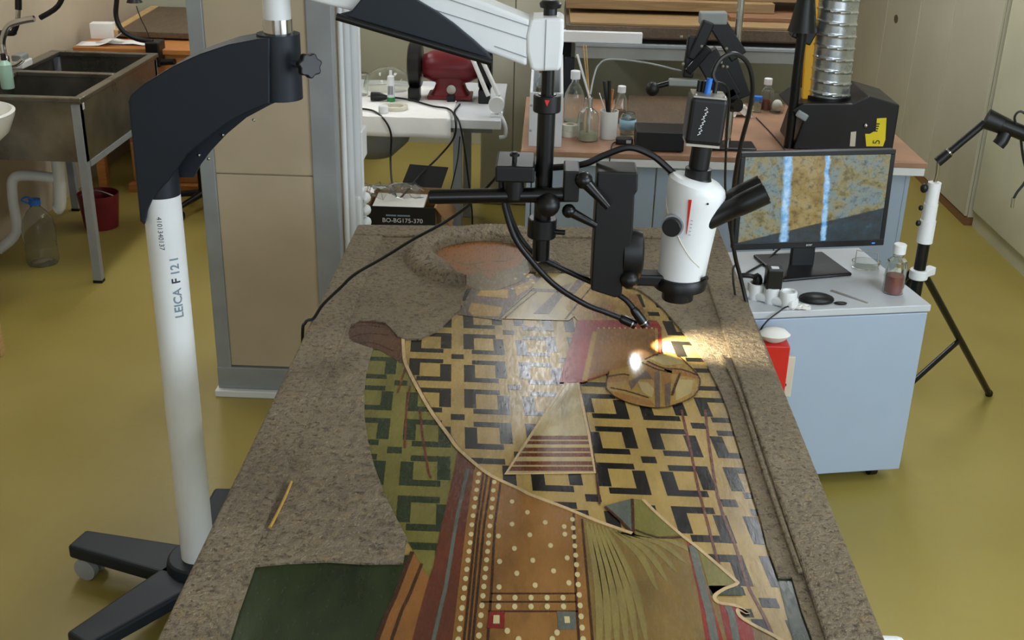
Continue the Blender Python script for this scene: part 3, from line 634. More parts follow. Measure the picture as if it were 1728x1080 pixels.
# horizontal arm and clamps
YA = 2.69
ha = MB().cyl(Y(724, 332, YA), Y(976, 328, YA), .0185, n=22).build('cross_bar', MAT['blackmet'], stand, smooth=True, bev=.002)
cp = Y(925, 346, 2.655); MB().sph(cp, (.029, .03, .029), 18).build('joint_ball', MAT['blackplast'], stand, smooth=True)
p0 = Y(868, 282, 2.70)
jb = MB().bx(p0.x-.045, p0.x+.05, 2.66, 2.80, p0.z-.028, p0.z+.012).build('clamp_block', MAT['blackplast'], stand, bev=.005)
q = p0+Vector((0, 0, .012)); kk = MB().cyl(q, q+Vector((0, 0, .016)), .006, n=10); kk.lathe([(.006, .014), (.012, .016), (.012, .022), (.007, .026)], q, 14); kk.build('clamp_screw', MAT['blackplast'], jb, smooth=True)
q = Y(868, 312, YA); MB().cyl(q+Vector((0, 0, .03)), q-Vector((0, 0, .035)), .024, n=18).build('clamp_sleeve', MAT['blackplast'], stand, smooth=True, bev=.003)
q = Y(963, 312, 2.69); MB().bx(q.x-.018, q.x+.02, 2.66, 2.76, q.z-.035, q.z+.042).build('side_clamp', MAT['blackplast'], stand, bev=.004)
def lever(a, c, r0, r1, nm):
    m = MB(); m.tube([a, a.lerp(c, .5), c], lambda t: r0+(r1-r0)*t, 12); m.sph(a, r0*1.35, 12); m.build(nm, MAT['blackmet'], stand, smooth=True)
lever(Y(985, 304, 2.655), Y(1027, 350, 2.63), .016, .009, 'lever'); lever(Y(960, 356, 2.66), Y(1006, 381, 2.66), .013, .008, 'lever')
MB().cyl(Y(960, 306, 2.68), Y(990, 304, 2.66), .012, n=12).build('lever_hub', MAT['blackmet'], stand, smooth=True)
# focus drive
FB = [(1008, 290), (1077, 292), (1076, 322), (1071, 330), (1068, 392), (1060, 440), (1052, 470), (1049, 500), (1038, 503), (997, 490), (1002, 400)]
fb = MB().extr([Y(x, y, 2.665) for x, y in FB], (0, .10, 0)).build('focus_block', MAT['blackplast'], stand, bev=.004)
q = Y(1068, 430, 2.70); MB().lathe([(.03, -.03), (.046, -.024), (.05, 0), (.046, .02), (.03, .026)], q, 24, Matrix.Rotation(math.pi/2, 3, 'Y') @ Matrix.Rotation(0.0, 3, 'X'), sx=1.35, sy=.9).build('focus_wheel', MAT['blackplast'], fb, smooth=True)
q = Y(1062, 472, 2.66); MB().sph(q, (.024, .022, .022), 16).build('focus_knob', MAT['blackplast'], fb, smooth=True)
q0 = Y(1078, 466, 2.71); q1 = Y(1128, 472, 2.71); MB().box((q0+q1)/2, ((q1-q0).length+.03, .05, .03)).build('holder_arm', MAT['blackplast'], stand, bev=.006)
# ---- microscope head
mc = thing('stereo_microscope', (.36, SY, .99), 'white stereo microscope head with red wedge mark hanging over the icon', 'microscope')
rings = []
def ring(c, rx, ry, tilt=0, n=36):
    return [Vector((c[0]+rx*math.cos(a), c[1]+ry*math.sin(a), c[2]+tilt*rx*math.cos(a))) for a in [2*math.pi*i/n for i in range(n)]]
BODY = [((.362, SY, 1.050), .052, .05, 0), ((.362, SY, 1.058), .0595, .058, 0), ((.366, SY, 1.12), .0625, .061, 0), ((.372, SY, 1.19), .0655, .064, -.03), ((.379, SY, 1.255), .070, .068, -.1), ((.381, SY, 1.283), .072, .070, -.22), ((.381, SY, 1.298), .069, .067, -.24), ((.379, SY, 1.308), .058, .056, -.22), ((.378, SY, 1.312), .030, .03, -.15)]
mb = MB(); vs = []
for r_ in BODY: vs += ring(*r_)
n = 36
mb.add(vs, [(i*n+k, i*n+(k+1) % n, (i+1)*n+(k+1) % n, (i+1)*n+k) for i in range(len(BODY)-1) for k in range(n)]+[list(range(n-1, -1, -1)), list(range((len(BODY)-1)*n, len(BODY)*n))])
body = mb.build('body', MAT['whiteplast'], mc, smooth=True)
MB().lathe([(.054, 1.022), (.066, 1.026), (.068, 1.045), (.062, 1.056)], (.360, SY, 0), 32).build('base_ring', MAT['blackplast'], mc, smooth=True)
ob = MB().lathe([(.036, .99), (.040, .993), (.041, 1.024)], (.357, SY, 0), 28).build('objective', MAT['blackplast'], mc, smooth=True)
MB().cyl(Y(1185, 472, 2.68), Y(1193, 469, 2.67), .006, n=10).build('ring_screw', MAT['blackplast'], mc, smooth=True)
q = Y(1135, 381, 2.668); qd = Vector((-.25, -1, .05)).normalized()
zk = MB().cyl(q+qd*-.02, q+qd*.022, .0245, .0225, n=26).build('zoom_knob', MAT['blackplast'], mc, smooth=True, bev=.002)
MB().cyl(q+qd*-.022, q+qd*.004, .0275, n=26).build('zoom_knob_ring', MAT['greymet'], mc, smooth=True)
def onbody(px, py, off=.0012):
    """point of the head's skin seen at a pixel (used to lay the printed marks on it)"""
    d = ray(px, py).normalized(); o = Vector((0, 0, H)); t = 2.4
    for _ in range(60):
        p = o+d*t
        zz = min(max(p.z, 1.05), 1.30)
        for a, c in zip(BODY[:-1], BODY[1:]):
            if a[0][2] <= zz <= c[0][2] or c is BODY[6]:
                u = (zz-a[0][2])/max(1e-6, c[0][2]-a[0][2]); u = min(max(u, 0), 1)
                cx_ = a[0][0]+(c[0][0]-a[0][0])*u; rx = a[1]+(c[1]-a[1])*u; ry = a[2]+(c[2]-a[2])*u; break
        g = math.hypot((p.x-cx_)/rx, (p.y-SY)/ry)-1
        if g < .01: break
        t += max(.0005, g*.05)
    nrm = Vector((p.x-cx_, p.y-SY, 0)).normalized(); return p+nrm*off
w = []
for i in range(7):
    u = i/6; y_ = 337+58*u; xl = 1162-4*u; xr = 1167.5-8.5*u; w.append([onbody(xl, y_), onbody(xr, y_)])
MB().grid(w).build('red_wedge', MAT['red'], mc, solid=.001)
MB().tube([onbody(x, y, .0002) for x, y in [(1124, 335), (1127, 358), (1143, 396), (1152, 415), (1166, 437), (1180, 451)]], .0013, 6, 3).build('seam', MAT['cream'], mc)
for (x, y) in ((1167, 372), (1166, 378), (1165, 384), (1164, 390), (1163, 396)): MB().tube([onbody(x-1, y), onbody(x+2, y+.6)], .0008, 6).build('small_print', MAT['textgrey'], mc)
MB().sph(onbody(1194, 344), .0028, 10).build('set_screw', MAT['blackplast'], mc, smooth=True)
for i, dy in enumerate((-.030, .030)):
    a = Vector((.402, SY+dy, 1.208)); c = Vector((.543, SY+dy-.008, 1.290))
    d = (c-a).normalized()
    e = MB().tube([a-d*.02, a+d*.03, a+d*.085, a+d*.088, a+d*.118, a+d*.12, c], lambda t: .0245 if t < .45 else (.026 if t < .6 else .0275), 22).build('eyepiece', MAT['blackplast'], mc, smooth=True)
    MB().cyl(c-d*.004, c+d*.002, .019, n=20).build('eye_lens', MAT['rubber'], e, smooth=True)
tp = MB().tube([(.380, SY, 1.300), (.381, SY, 1.335), (.381, SY, 1.337), (.385, SY, 1.395)], lambda t: .032 if t < .5 else .025, 22)
tp.build('photo_tube', MAT['blackplast'], mc, smooth=True)
MB().lathe([(.036, 1.303), (.033, 1.312)], (.380, SY, 0), 26).build('tube_flange', MAT['blackplast'], mc, smooth=True)
# camera on the photo tube
cm = thing('microscope_camera', (.385, SY, 1.395), 'black boxy digital camera standing on top of the microscope', 'camera')
cR = Matrix.Rotation(.06, 3, 'Y'); cc = Vector((.385, SY, 1.458))
MB().box(cc, (.088, .085, .112), m=cR).build('housing', MAT['blackplast'], cm, bev=.010, seg=3)
MB().box(cc-Vector((.004, 0, .058)), (.080, .078, .006), m=cR).build('base_plate', MAT['steel'], cm)
MB().box(cc+cR @ Vector((0, 0, .057)), (.078, .076, .004), m=cR).build('top_plate', MAT['steel'], cm)
for sx in (-.034, .034): MB().sph(cc+cR @ Vector((sx, -.03, .060)), .004, 8).build('corner_screw', MAT['steel'], cm, smooth=True)
mk = MB()
for i in range(9):
    zz = -.032+i*.0075; o_ = cc+cR @ Vector((-.018+.0012*i+.002*math.sin(i*2.1), -.0432, zz))
    mk.tube([o_, o_+Vector((.007, 0, .004)), o_+Vector((.003, 0, .007))], .0011, 5)
mk.build('pale_lettering', MAT['textwhite'], cm)
MB().cyl(cc+cR @ Vector((-.004, .0, .057)), cc+cR @ Vector((-.002, 0, .095)), .007, n=12).build('blue_plug', MAT['bluelbl'], cm, smooth=True)
for sx in (-.022, -.012, .016): MB().cyl(cc+cR @ Vector((sx, .015, .057)), cc+cR @ Vector((sx, .015, .085)), .006, n=10).build('plug', MAT['blackplast'], cm, smooth=True)
# cables
def cable(name, pts, r, label, mat='rubber', sm=7, n=8, cat='cable', group='black cables'):
    return MB().tube(pts, r, n, sm).build(name, MAT[mat], smooth=True, label=label, cat=cat, group=group)
YC = 2.74
cable('camera_cable', [cc+cR @ Vector((.016, .015, .083)), Y(1203, 125, YC), Y(1216, 100, 2.76), Y(1240, 91, 2.78), Y(1262, 108, 2.80), Y(1270, 145, 2.82), Y(1264, 190, 2.86), Y(1250, 245, 2.9), Y(1239, 310, 2.96), Y(1234, 380, 3.0), Y(1240, 430, 3.02), Y(1250, 470, 3.04), Y(1262, 520, 3.03), Y(1275, 580, 2.98)+Vector((.02, 0, -.05)), Vector((.66, 2.98, .35)), Vector((.68, 3.05, .012))], .0058, 'thick black cable arching from the camera and hanging down past the monitor')
cable('camera_cable', [cc+cR @ Vector((-.012, .015, .083)), Y(1228, 150, 2.78), Y(1226, 230, 2.86), Y(1224, 320, 2.95), Y(1232, 390, 3.05), Y(1243, 440, 3.10), Y(1238, 480, 3.08), Vector((.655, 3.06, .5)), Vector((.70, 3.10, .012))], .0032, 'thin black cable dropping straight from the camera beside the microscope')
cable('microscope_cable', [Y(1143, 300, 2.745), Y(1125, 282, 2.74), Y(1100, 262, 2.74), Y(1062, 249, 2.74), Y(1020, 262, 2.745), Y(985, 277, 2.75), Y(930, 283, 2.775), Y(880, 284, 2.79), Y(856, 290, 2.79)], .0085, 'thick grey-black cable arching from microscope top to the clamp block')
MB().cyl(Y(1132, 290, 2.742), Y(1146, 303, 2.745), .010, n=12).build('cable_relief', MAT['rubber'], mc, smooth=True)
def goose(name, pts, tip, label, light):
    t = thing(name, pts[0], label, 'lamp', 'gooseneck light guides')
    MB().tube(pts, .0075, 10, 8).build('flexible_neck', MAT['rubber'], t, smooth=True)
    a, c = tip; MB().tube([a, a.lerp(c, .2), c], lambda u: .009 if u < .1 else .0125, 16).build('tip_sleeve', MAT['blackmet'], t, smooth=True)
    d = (c-a).normalized(); MB().cyl(c-d*.012, c-d*.009, .0131, n=16).build('tip_ring', MAT['chrome'], t, smooth=True)
    if light:
        L = bpy.data.lights.new('guide_light', 'SPOT'); L.energy = light[0]; L.spot_size = light[2]; L.spot_blend = 1; L.color = light[3]; L.shadow_soft_size = .009
        lo = bpy.data.objects.new('guide_light', L); COL.objects.link(lo); lo.parent = t; lo.location = c+d*.004-Vector(pts[0]); lo.rotation_euler = (light[1]-c).to_track_quat('-Z', 'Y').to_euler()
tipA = Y(1068, 520, 2.725); tipB = Y(1089, 549, 2.725)
goose('light_guide', [Y(915, 436, 2.72), Y(940, 449, 2.72), Y(985, 470, 2.73), Y(1030, 490, 2.735), Y(1055, 505, 2.73), tipA], (tipA, tipB), 'black gooseneck light guide from rod foot with glowing tip over the icon', (20, Z(1146, 584, .855), math.radians(80), (1, .88, .62)))
tA = Y(1046, 536, 2.735); tB = Y(1072, 548, 2.735)
goose('light_guide', [Y(846, 292, 2.72), Y(848, 330, 2.70), Y(866, 395, 2.69), Y(895, 438, 2.69), Y(935, 480, 2.70), Y(985, 512, 2.72), Y(1020, 526, 2.73), tA], (tA, tB), 'black gooseneck light guide looping down from clamp block below the rod', (1.1, Z(1080, 600, .855), math.radians(50), (.80, .92, 1)))
cable('lamp_lead', [Y(852, 296, 2.73), Y(856, 345, 2.73), Y(875, 395, 2.74), Y(898, 425, 2.74), Y(908, 432, 2.735)], .006, 'short black lead between clamp block and rod foot')
zi = .8695
cable('black_cord', [Y(838, 298, 2.79), Y(800, 338, 2.79), Y(755, 372, 2.79), Y(700, 402, 2.79), Y(650, 433, 2.79), Y(600, 462, 2.79), Y(575, 485, 2.79), Y(545, 514, 2.79), Vector((-.592, 2.79, zi+.001)), Vector((-.612, 2.78, .862)), Vector((-.622, 2.775, .80)), Vector((-.63, 2.77, .4)), Vector((-.60, 2.75, .006)), Vector((-.5, 2.9, .005))], .0042, 'thin black cord crossing the icon to its left edge')
# ================================================================= MONITOR CABINET
th = math.radians(11); u_ = Vector((math.cos(th), math.sin(th), 0)); v_ = Vector((-math.sin(th), math.cos(th), 0)); FR = Vector((1.287, 3.505, 0)); CW, CD = .62, .55
RC = Matrix.Rotation(th, 3, 'Z')
def CL(a, b_, z): p = FR+u_*(a-CW)+v_*b_; return Vector((p.x, p.y, z))
cab = thing('rolling_cabinet', CL(CW/2, CD/2, 0), 'low white cabinet on casters carrying the monitor', 'cabinet')
def cbox(nm, mat, a0, a1, b0, b1, z0, z1, par, bev=.003):
    return MB().box((CL(a0, b0, z0)+CL(a1, b1, z1))/2, (a1-a0, b1-b0, z1-z0), th).build(nm, mat, par, bev=bev)
MAT['cabwhite'] = M('cabinet_white', (160, 176, 194), .4, var=.015, vs=3)
cbox('body', MAT['cabwhite'], .012, CW-.012, .02, CD-.01, .06, .655, cab)
cbox('front_panel', MAT['cabwhite'], .008, CW-.006, .003, .021, .06, .652, cab)
cbox('worktop', MAT['cabtop'], 0, CW, 0, CD, .656, .68, cab)
for a in (.07, CW-.07):
    for q in (.08, CD-.08):
        c = CL(a, q, .03); m = MB().cyl(c-u_*.012, c+u_*.012, .03, n=16); m.cyl(c+Vector((0, 0, .0)), c+Vector((0, 0, .031)), .01, n=8); m.build('caster', MAT['blackplast'], cab, smooth=True)
ZT = .68
# monitor
mon = thing('monitor', Z(1357, 455, ZT), 'black flat monitor showing a cracked surface with two blue bands', 'monitor')
base = [Z(1270, 434, ZT), Z(1387, 429, ZT), Z(1438, 466, ZT), Z(1320, 477, ZT)]
MB().extr(base, (0, 0, .012)).build('stand_base', MAT['blackplast'], mon, bev=.006)
mcn = Vector((.930, 3.785, .937)); MW, MH = .548, .338
rT = RC @ Matrix.Rotation(math.radians(-3), 3, 'X')
MB().box(mcn+rT @ Vector((0, .045, -.16)), (.085, .02, .24), m=rT).build('stand_neck', MAT['blackplast'], mon, bev=.004)
MB().box(mcn+rT @ Vector((0, .016, 0)), (MW, .028, MH), m=rT).build('housing', MAT['blackplast'], mon, bev=.005)
MB().box(mcn+rT @ Vector((0, .045, -.01)), (MW*.6, .035, MH*.6), m=rT).build('back_bulge', MAT['blackplast'], mon, bev=.012)
bz = .016; bb = .024
def mframe(x0, x1, z0, z1): MB().box(mcn+rT @ Vector(((x0+x1)/2, -.001, (z0+z1)/2)), (x1-x0, .008, z1-z0), m=rT).build('bezel', MAT['blackplast'], mon, bev=.002)
mframe(-MW/2, MW/2, MH/2-bz, MH/2); bzb = MB().box(mcn+rT @ Vector((0, -.001, -MH/2+bb/2)), (MW, .008, bb), m=rT).build('bezel', MAT['blackplast'], mon, bev=.002); mframe(-MW/2, -MW/2+bz, -MH/2+bb, MH/2-bz); mframe(MW/2-bz, MW/2, -MH/2+bb, MH/2-bz)
def screen_mat():
    t = NT('monitor_picture'); uv = t.tc.outputs['UV']; sp = t.n('ShaderNodeSeparateXYZ'); t.l(uv, sp.inputs[0]); U, V = sp.outputs[0], sp.outputs[1]
    mp = t.n('ShaderNodeMapping'); mp.inputs['Scale'].default_value = (1.55, 1, 1); t.l(uv, mp.inputs[0]); co = mp.outputs[0]
    a = t.noise(5, 6, .65, co, .4); c1 = t.noise(16, 5, .7, co); v = t.vor(7, co, 'DISTANCE_TO_EDGE'); v2 = t.vor(19, co)
    base = t.ramp(a, [(.30, (84, 78, 36)), (.44, (132, 124, 84)), (.52, (118, 128, 118)), (.70, (96, 122, 138))])
    mid = t.ramp(a, [(.3, (104, 80, 26)), (.58, (158, 134, 68)), (.72, (130, 140, 130))])
    wob = t.math('MULTIPLY', t.math('SUBTRACT', t.noise(4, 5, .7, co), .5), .06)
    Uw = t.math('ADD', U, t.math('ADD', wob, t.math('MULTIPLY', V, -.0)))
    e1 = t.math('ADD', .318, t.math('MULTIPLY', V, -.025)); e2 = t.math('ADD', .595, t.math('MULTIPLY', V, -.03))
    inside = t.math('MULTIPLY', t.math('GREATER_THAN', Uw, e1), t.math('LESS_THAN', Uw, e2))
    col = t.mixc(t.math('MULTIPLY', inside, .8), base, mid)
    col = t.mixc(t.mr(c1, .50, .70, 0, .85), col, (44, 38, 20))
    col = t.mixc(t.mr(v, .0, .02, .35, 0), col, (40, 46, 40))
    def band(e, w): return t.mr(t.math('ABSOLUTE', t.math('SUBTRACT', Uw, e)), w*.4, w, 1, 0)
    dl = t.math('SUBTRACT', t.math('ADD', .02, t.math('MULTIPLY', U, .36)), V)
    dark = t.mr(t.math('ADD', dl, t.math('MULTIPLY', wob, .6)), 0, .015, 0, .93)
    teal = t.ramp(t.noise(9, 5, .7, co), [(.35, (6, 14, 24)), (.6, (12, 42, 58)), (.8, (50, 90, 92))])
    col = t.mixc(dark, col, teal)
    blue = t.ramp(t.noise(12, 4, .6, co), [(.35, (84, 156, 214)), (.65, (176, 214, 244))])
    col = t.mixc(t.math('MULTIPLY', band(e1, .034), .95), col, blue); col = t.mixc(t.math('MULTIPLY', band(e2, .022), .95), col, blue)
    t.set(Base_Color=(.01, .01, .01, 1), Roughness=.35, Emission_Color=col, Emission_Strength=.85); return t.m
sx, sz = MW/2-bz, MH/2
me = bpy.data.meshes.new('screen')
cs = [mcn+rT @ Vector(p)-ORG[mon.name] for p in ((-sx, -.003, -sz+bb), (sx, -.003, -sz+bb), (sx, -.003, sz-bz), (-sx, -.003, sz-bz))]
nb = rT @ Vector((0, .004, 0))
me.from_pydata(cs+[p+nb for p in cs], [], [(0, 1, 2, 3), (7, 6, 5, 4), (0, 4, 5, 1), (1, 5, 6, 2), (2, 6, 7, 3), (3, 7, 4, 0)]); uvl = me.uv_layers.new(name='UVMap')
for i, c in enumerate(((0, 0), (1, 0), (1, 1), (0, 1))): uvl.data[i].uv = c
me.materials.append(screen_mat()); so_ = bpy.data.objects.new('screen', me); COL.objects.link(so_); so_.parent = mon; ORG[so_.name] = ORG[mon.name]
text_mb('acer', .013, mcn+rT @ Vector((-.013, -.0055, -MH/2+.008)), rT @ Vector((1, 0, 0)), rT @ Vector((0, 0, 1))).build('maker_lettering', MAT['textwhite'], bzb)
MAT['led'] = M('blue_led', (40, 80, 255), .4, var=0, emit=3)
MB().box(mcn+rT @ Vector((MW/2-.04, -.004, -MH/2+.010)), (.010, .006, .003), m=rT).build('power_led', MAT['led'], bzb)
# things on the cabinet
ps = thing('power_strip', Z(1300, 512, ZT), 'short white socket block with three round outlets left of the mouse', 'power strip')
pa, pb = Z(1274, 503, ZT), Z(1328, 517, ZT); ang = math.atan2(pb.y-pa.y, pb.x-pa.x)
MB().box((pa+pb)/2+Vector((0, 0, .016)), ((pb-pa).length+.06, .05, .030), ang).build('body', MAT['whiteplast'], ps, bev=.010, seg=3)
for i in range(3):
    c = pa.lerp(pb, i/2); o_ = MB().lathe([(.024, .0), (.027, .006), (.028, .05), (.026, .054), (.021, .054), (.019, .046), (.0, .046)], c+Vector((0, 0, .0)), 24, cap=False).build('outlet', MAT['whiteplast'], ps, smooth=True)
ad = thing('plug_adapter', pa.lerp(pb, .5)+Vector((0, 0, .048)), 'tall black mains adapter plugged into the white socket block', 'adapter')
c = pa.lerp(pb, .5); MB().bx(c.x-.026, c.x+.026, c.y-.02, c.y+.03, .729, .80).build('body', MAT['blackplast'], ad, bev=.006); MB().bx(c.x-.012, c.x+.012, c.y-.01, c.y+.008, .799, .802).build('top_label', MAT['textwhite'], ad)
c = pa; pg = MB().tube([c+Vector((0, 0, .047)), c+Vector((0, 0, .07)), c+Vector((-.03, .0, .078)), c+Vector((-.06, .005, .076))], lambda t: .016 if t < .5 else .008, 12, 4)
pg.build('mains_plug', MAT['blackplast'], smooth=True, label='black angled mains plug in the leftmost round outlet', cat='plug')
q = Z(1377, 508, ZT); ms = thing('computer_mouse', q, 'flat black oval computer mouse on the cabinet top', 'mouse')
MB().sph(q+Vector((0, 0, .008)), (.058, .038, .019), 20).build('shell', MAT['blackplast'], ms, smooth=True); MB().sph(q+Vector((.0, -.0, .010)), (.0585, .004, .0175), 12).build('button_seam', MAT['rubber'], ms, smooth=True)
a, c = Z(1402, 491, ZT), Z(1464, 512, ZT); d = (c-a).normalized(); n = Vector((-d.y, d.x, 0))
MB().extr([a+n*.006, a-n*.006, c-n*.003, c+n*.003], (0, 0, .004)).build('spatula', MAT['steel'], bev=.001, label='thin grey metal spatula lying right of the mouse', cat='tool')
c = Z(1418, 514, ZT); MB().sph(c+Vector((0, 0, .005)), (.022, .008, .0062), 12).build('eraser_stub', MAT['blackplast'], smooth=True, label='small black stub lying beside the grey spatula', cat='tool')
def crumple(name, c, r, label, cat='tissue', seed=1, mat='paper', h=.5, group=None):
    rnd = random.Random(seed); rows = []; n = 9
    for i in range(n):
        row = []
        for j in range(n):
            x = (i/(n-1)*2-1); y = (j/(n-1)*2-1); e = max(0, 1-(x*x+y*y)*.5)
            row.append((c[0]+x*r+rnd.uniform(-.2, .2)*r, c[1]+y*r*.7+rnd.uniform(-.2, .2)*r, c[2]+.002+max(0, e*h*r+rnd.uniform(-.2, .25)*r*h*2)))
        rows.append(row)
    return MB().grid(rows).build(name, MAT[mat], solid=.002, label=label, cat=cat, group=group)
crumple('paper_tissue', Z(1352, 520, ZT), .03, 'scrap of white tissue in front of the black mouse', seed=3, h=.2)
crumple('paper_tissue', Z(1524, 476, ZT)+Vector((-.02, .03, 0)), .03, 'crumpled white tissue behind the red bottle', seed=5, h=.9)
def bottle(name, c, prof, label, liquid=None, cap=None, caph=.03, capr=None, mat='glass', cat='bottle', group=None, capmat='whiteplast', n=24, lab=None):
    t = thing(name, c, label, cat, group)
    inner = [(max(r-.003, .001), z+.003) for r, z in prof[::-1]]
    MB().lathe(prof+inner, c, n, cap=False).build('vessel', MAT[mat], t, smooth=True)
    if liquid: MB().lathe([(.001, .004)]+[(r, z) for r, z in liquid[1]]+[(.001, liquid[1][-1][1])], c, n, cap=False).build('contents', liquid[0], t, smooth=True)
    if cap:
        z = prof[-1][1]; r = capr or prof[-1][0]*1.25; MB().lathe([(r, z-.006), (r, z+caph-.008), (r*.9, z+caph-.006)], c, 20).build('cap', MAT[capmat], t, smooth=True)
    if lab: MB().lathe([(lab[0], lab[1]), (lab[0], lab[2])], c, n, cap=False).build('label', MAT[lab[3]], t, smooth=True, solid=.0006)
    return t
MAT['redliq'] = M('red_liquid', (150, 40, 30), .2, var=.05); MAT['milky'] = M('milky_liquid', (190, 185, 150), .3, var=.05); MAT['clearliq'] = M('clear_liquid', (195, 200, 190), .08, var=.02, trans=.7); MAT['amber'] = M('amber_liquid', (170, 120, 40), .2, var=.05, trans=.4)
c = Z(1506, 493, ZT); R = .034
bottle('reagent_bottle', c, [(.001, 0), (R, .001), (R, .10), (R*.95, .112), (R*.5, .126), (R*.46, .145)], 'clear bottle of red liquid with white cap on the cabinet corner', (MAT['redliq'], [(R-.004, .004), (R-.004, .062)]), True, .032, .021)
# glass dish with a wire handle
c = Z(1460, 452, ZT); dt = thing('glass_dish', c, 'small clear glass dish with wire handle below the monitor', 'dish')
MB().lathe([(.001, .002), (.046, .002), (.05, .026), (.047, .026), (.043, .006), (.001, .006)], c, 28, cap=False, sy=.75).build('bowl', MAT['glass'], dt, smooth=True)
MB().tube([c+Vector((-.035, .01, .006)), c+Vector((-.035, .012, .06)), c+Vector((.035, .0, .055)), c+Vector((.04, -.02, .006))], .0022, 6).build('wire_handle', MAT['steel'], dt)
cable('monitor_lead', [Z(1342, 424, ZT)+Vector((0, .03, .05)), Z(1310, 432, ZT)+Vector((0, 0, .02)), Z(1290, 445, ZT)+Vector((0, 0, .006)), Z(1262, 462, ZT)+Vector((0, 0, .006)), Z(1246, 472, ZT)+Vector((0, 0, .005))], .004, 'dark grey lead running left from the monitor foot over the worktop')
cable('adapter_lead', [Z(1336, 520, ZT)+Vector((0, 0, .006)), CL(.10, -.006, .686), CL(.02, -.03, .60), CL(.005, -.05, .3), CL(-.02, -.08, .008)], .0026, 'thin black lead hanging from the socket block over the cabinet front')
# red tissue box on its bracket, in front of the cabinet
rb = thing('tissue_box', (.752, 3.345, .40), 'red box with white paper tissue hanging at the cabinet front', 'tissue box')
MB().bx(.705, .80, 3.30, 3.385, .40, .605).build('carton', MAT['red'], rb, bev=.004)
crl = MB().lathe([(.010, 0), (.03, .012), (.045, .03), (.03, .045), (.008, .05)], (.752, 3.335, .602), 14, sx=1.15, sy=.8); crl.build('paper_tissue', MAT['paper'], rb, smooth=True)
MB().bx(.708, .842, 3.386, 3.402, .385, .53).build('bracket', MAT['cream'], rb, bev=.003); MB().sph((.818, 3.385, .43), .006, 8).build('screw', MAT['blackplast'], rb, smooth=True)
# ================================================================= CAMERA TRIPOD AT THE RIGHT
P0 = Vector((1.335, 3.81, 0)); tr = thing('tripod_stand', P0, 'black tripod stand with white clamps and angled boom right of the cabinet', 'tripod')
MB().cyl(P0+Vector((0, 0, .12)), P0+Vector((0, 0, .80)), .0205, n=18).build('pole', MAT['blackmet'], tr, smooth=True)
m = MB().cyl(P0+Vector((0, 0, .79)), P0+Vector((0, 0, .87)), .027, n=18); m.cyl(P0+Vector((0, 0, .87)), P0+Vector((0, 0, .93)), .024, n=18); m.cyl(P0+Vector((0, 0, .93)), P0+Vector((0, 0, 1.005)), .022, n=18); m.build('white_clamp', MAT['whiteplast'], tr, smooth=True)
for zz, s in ((.985, .017), (.915, .010), (.86, .011)): MB().sph(P0+Vector((-.034, -.005, zz)), (s*.8, s*.8, s), 12).build('clamp_knob', MAT['blackplast'], tr, smooth=True)
ck = MB().cyl(P0+Vector((0, 0, .655)), P0+Vector((0, 0, .69)), .032, n=18); ck.box(P0+Vector((.03, .02, .672)), (.08, .03, .03), math.radians(39)); ck.build('leg_collar', MAT['whiteplast'], tr, smooth=True, bev=.004)
for k, (ang, rad) in enumerate(((38.9, .655), (88, .6), (118, .6))):
    d = Vector((math.cos(math.radians(ang)), math.sin(math.radians(ang)), 0)); a = P0+d*.03+Vector((0, 0, .67)); f_ = P0+d*rad+Vector((0, 0, .012))
    lg = MB().cyl(a, f_, .013, n=12).build('leg', MAT['blackmet'], tr, smooth=True); MB().sph(f_, .0165, 10).build('rubber_foot', MAT['rubber'], lg, smooth=True)
    MB().cyl(a.lerp(f_, .52), P0+d*.025+Vector((0, 0, .2)), .010, n=10).build('brace', MAT['blackmet'], tr, smooth=True)
MB().cyl(P0+Vector((0, 0, .18)), P0+Vector((0, 0, .22)), .03, n=16).build('brace_hub', MAT['blackplast'], tr, smooth=True)
e0 = P0+Vector((0, 0, 1.0)); e1 = Y(1584, 272, 3.81); e2 = Y(1662, 207, 3.81)
MB().tube([e0, e0.lerp(e1, .5)+Vector((.003, 0, 0)), e1], .007, 10).build('ball_pin', MAT['chrome'], tr, smooth=True)
bm = MB().cyl(e1.lerp(e2, -.03), e1.lerp(e2, .22), .017, n=16).build('boom_socket', MAT['blackplast'], tr, smooth=True)
MB().cyl(e1.lerp(e2, .2), e1.lerp(e2, .25), .0155, n=14).build('boom_ring', MAT['chrome'], tr, smooth=True); MB().cyl(e1.lerp(e2, .24), e2, .0125, n=14).build('boom', MAT['blackplast'], tr, smooth=True)
cmr = thing('boom_camera', Y(1668, 200, 3.81), 'black camera head with hanging lead on the tripod boom end', 'camera')
m = MB().cyl(Y(1664, 200, 3.81), Y(1700, 215, 3.79), .034, .028, n=18); m.build('lens_barrel', MAT['blackplast'], cmr, smooth=True)
MB().cyl(Y(1690, 210, 3.79), Y(1760, 238, 3.76), .025, n=16).build('tube', MAT['blackmet'], cmr, smooth=True)
MB().tube([Y(1700, 218, 3.79), Y(1690, 238, 3.78), Y(1684, 245, 3.78)], .022, 14).build('handle', MAT['blackplast'], cmr, smooth=True)
MB().tube([Y(1722, 228, 3.77), Y(1726, 262, 3.77), Y(1732, 300, 3.77), Y(1716, 325, 3.77), Y(1710, 336, 3.77)], .0045, 8, 5).build('lead', MAT['rubber'], cmr, smooth=True)
MB().tube([Y(1722, 226, 3.77), Y(1712, 200, 3.77), Y(1722, 188, 3.77), Y(1740, 200, 3.77)], .004, 8, 5).build('lead', MAT['rubber'], cmr, smooth=True)
MB().cyl(Y(1710, 334, 3.77), Y(1708, 350, 3.77), .006, n=10).build('lead_plug', MAT['chrome'], cmr, smooth=True)
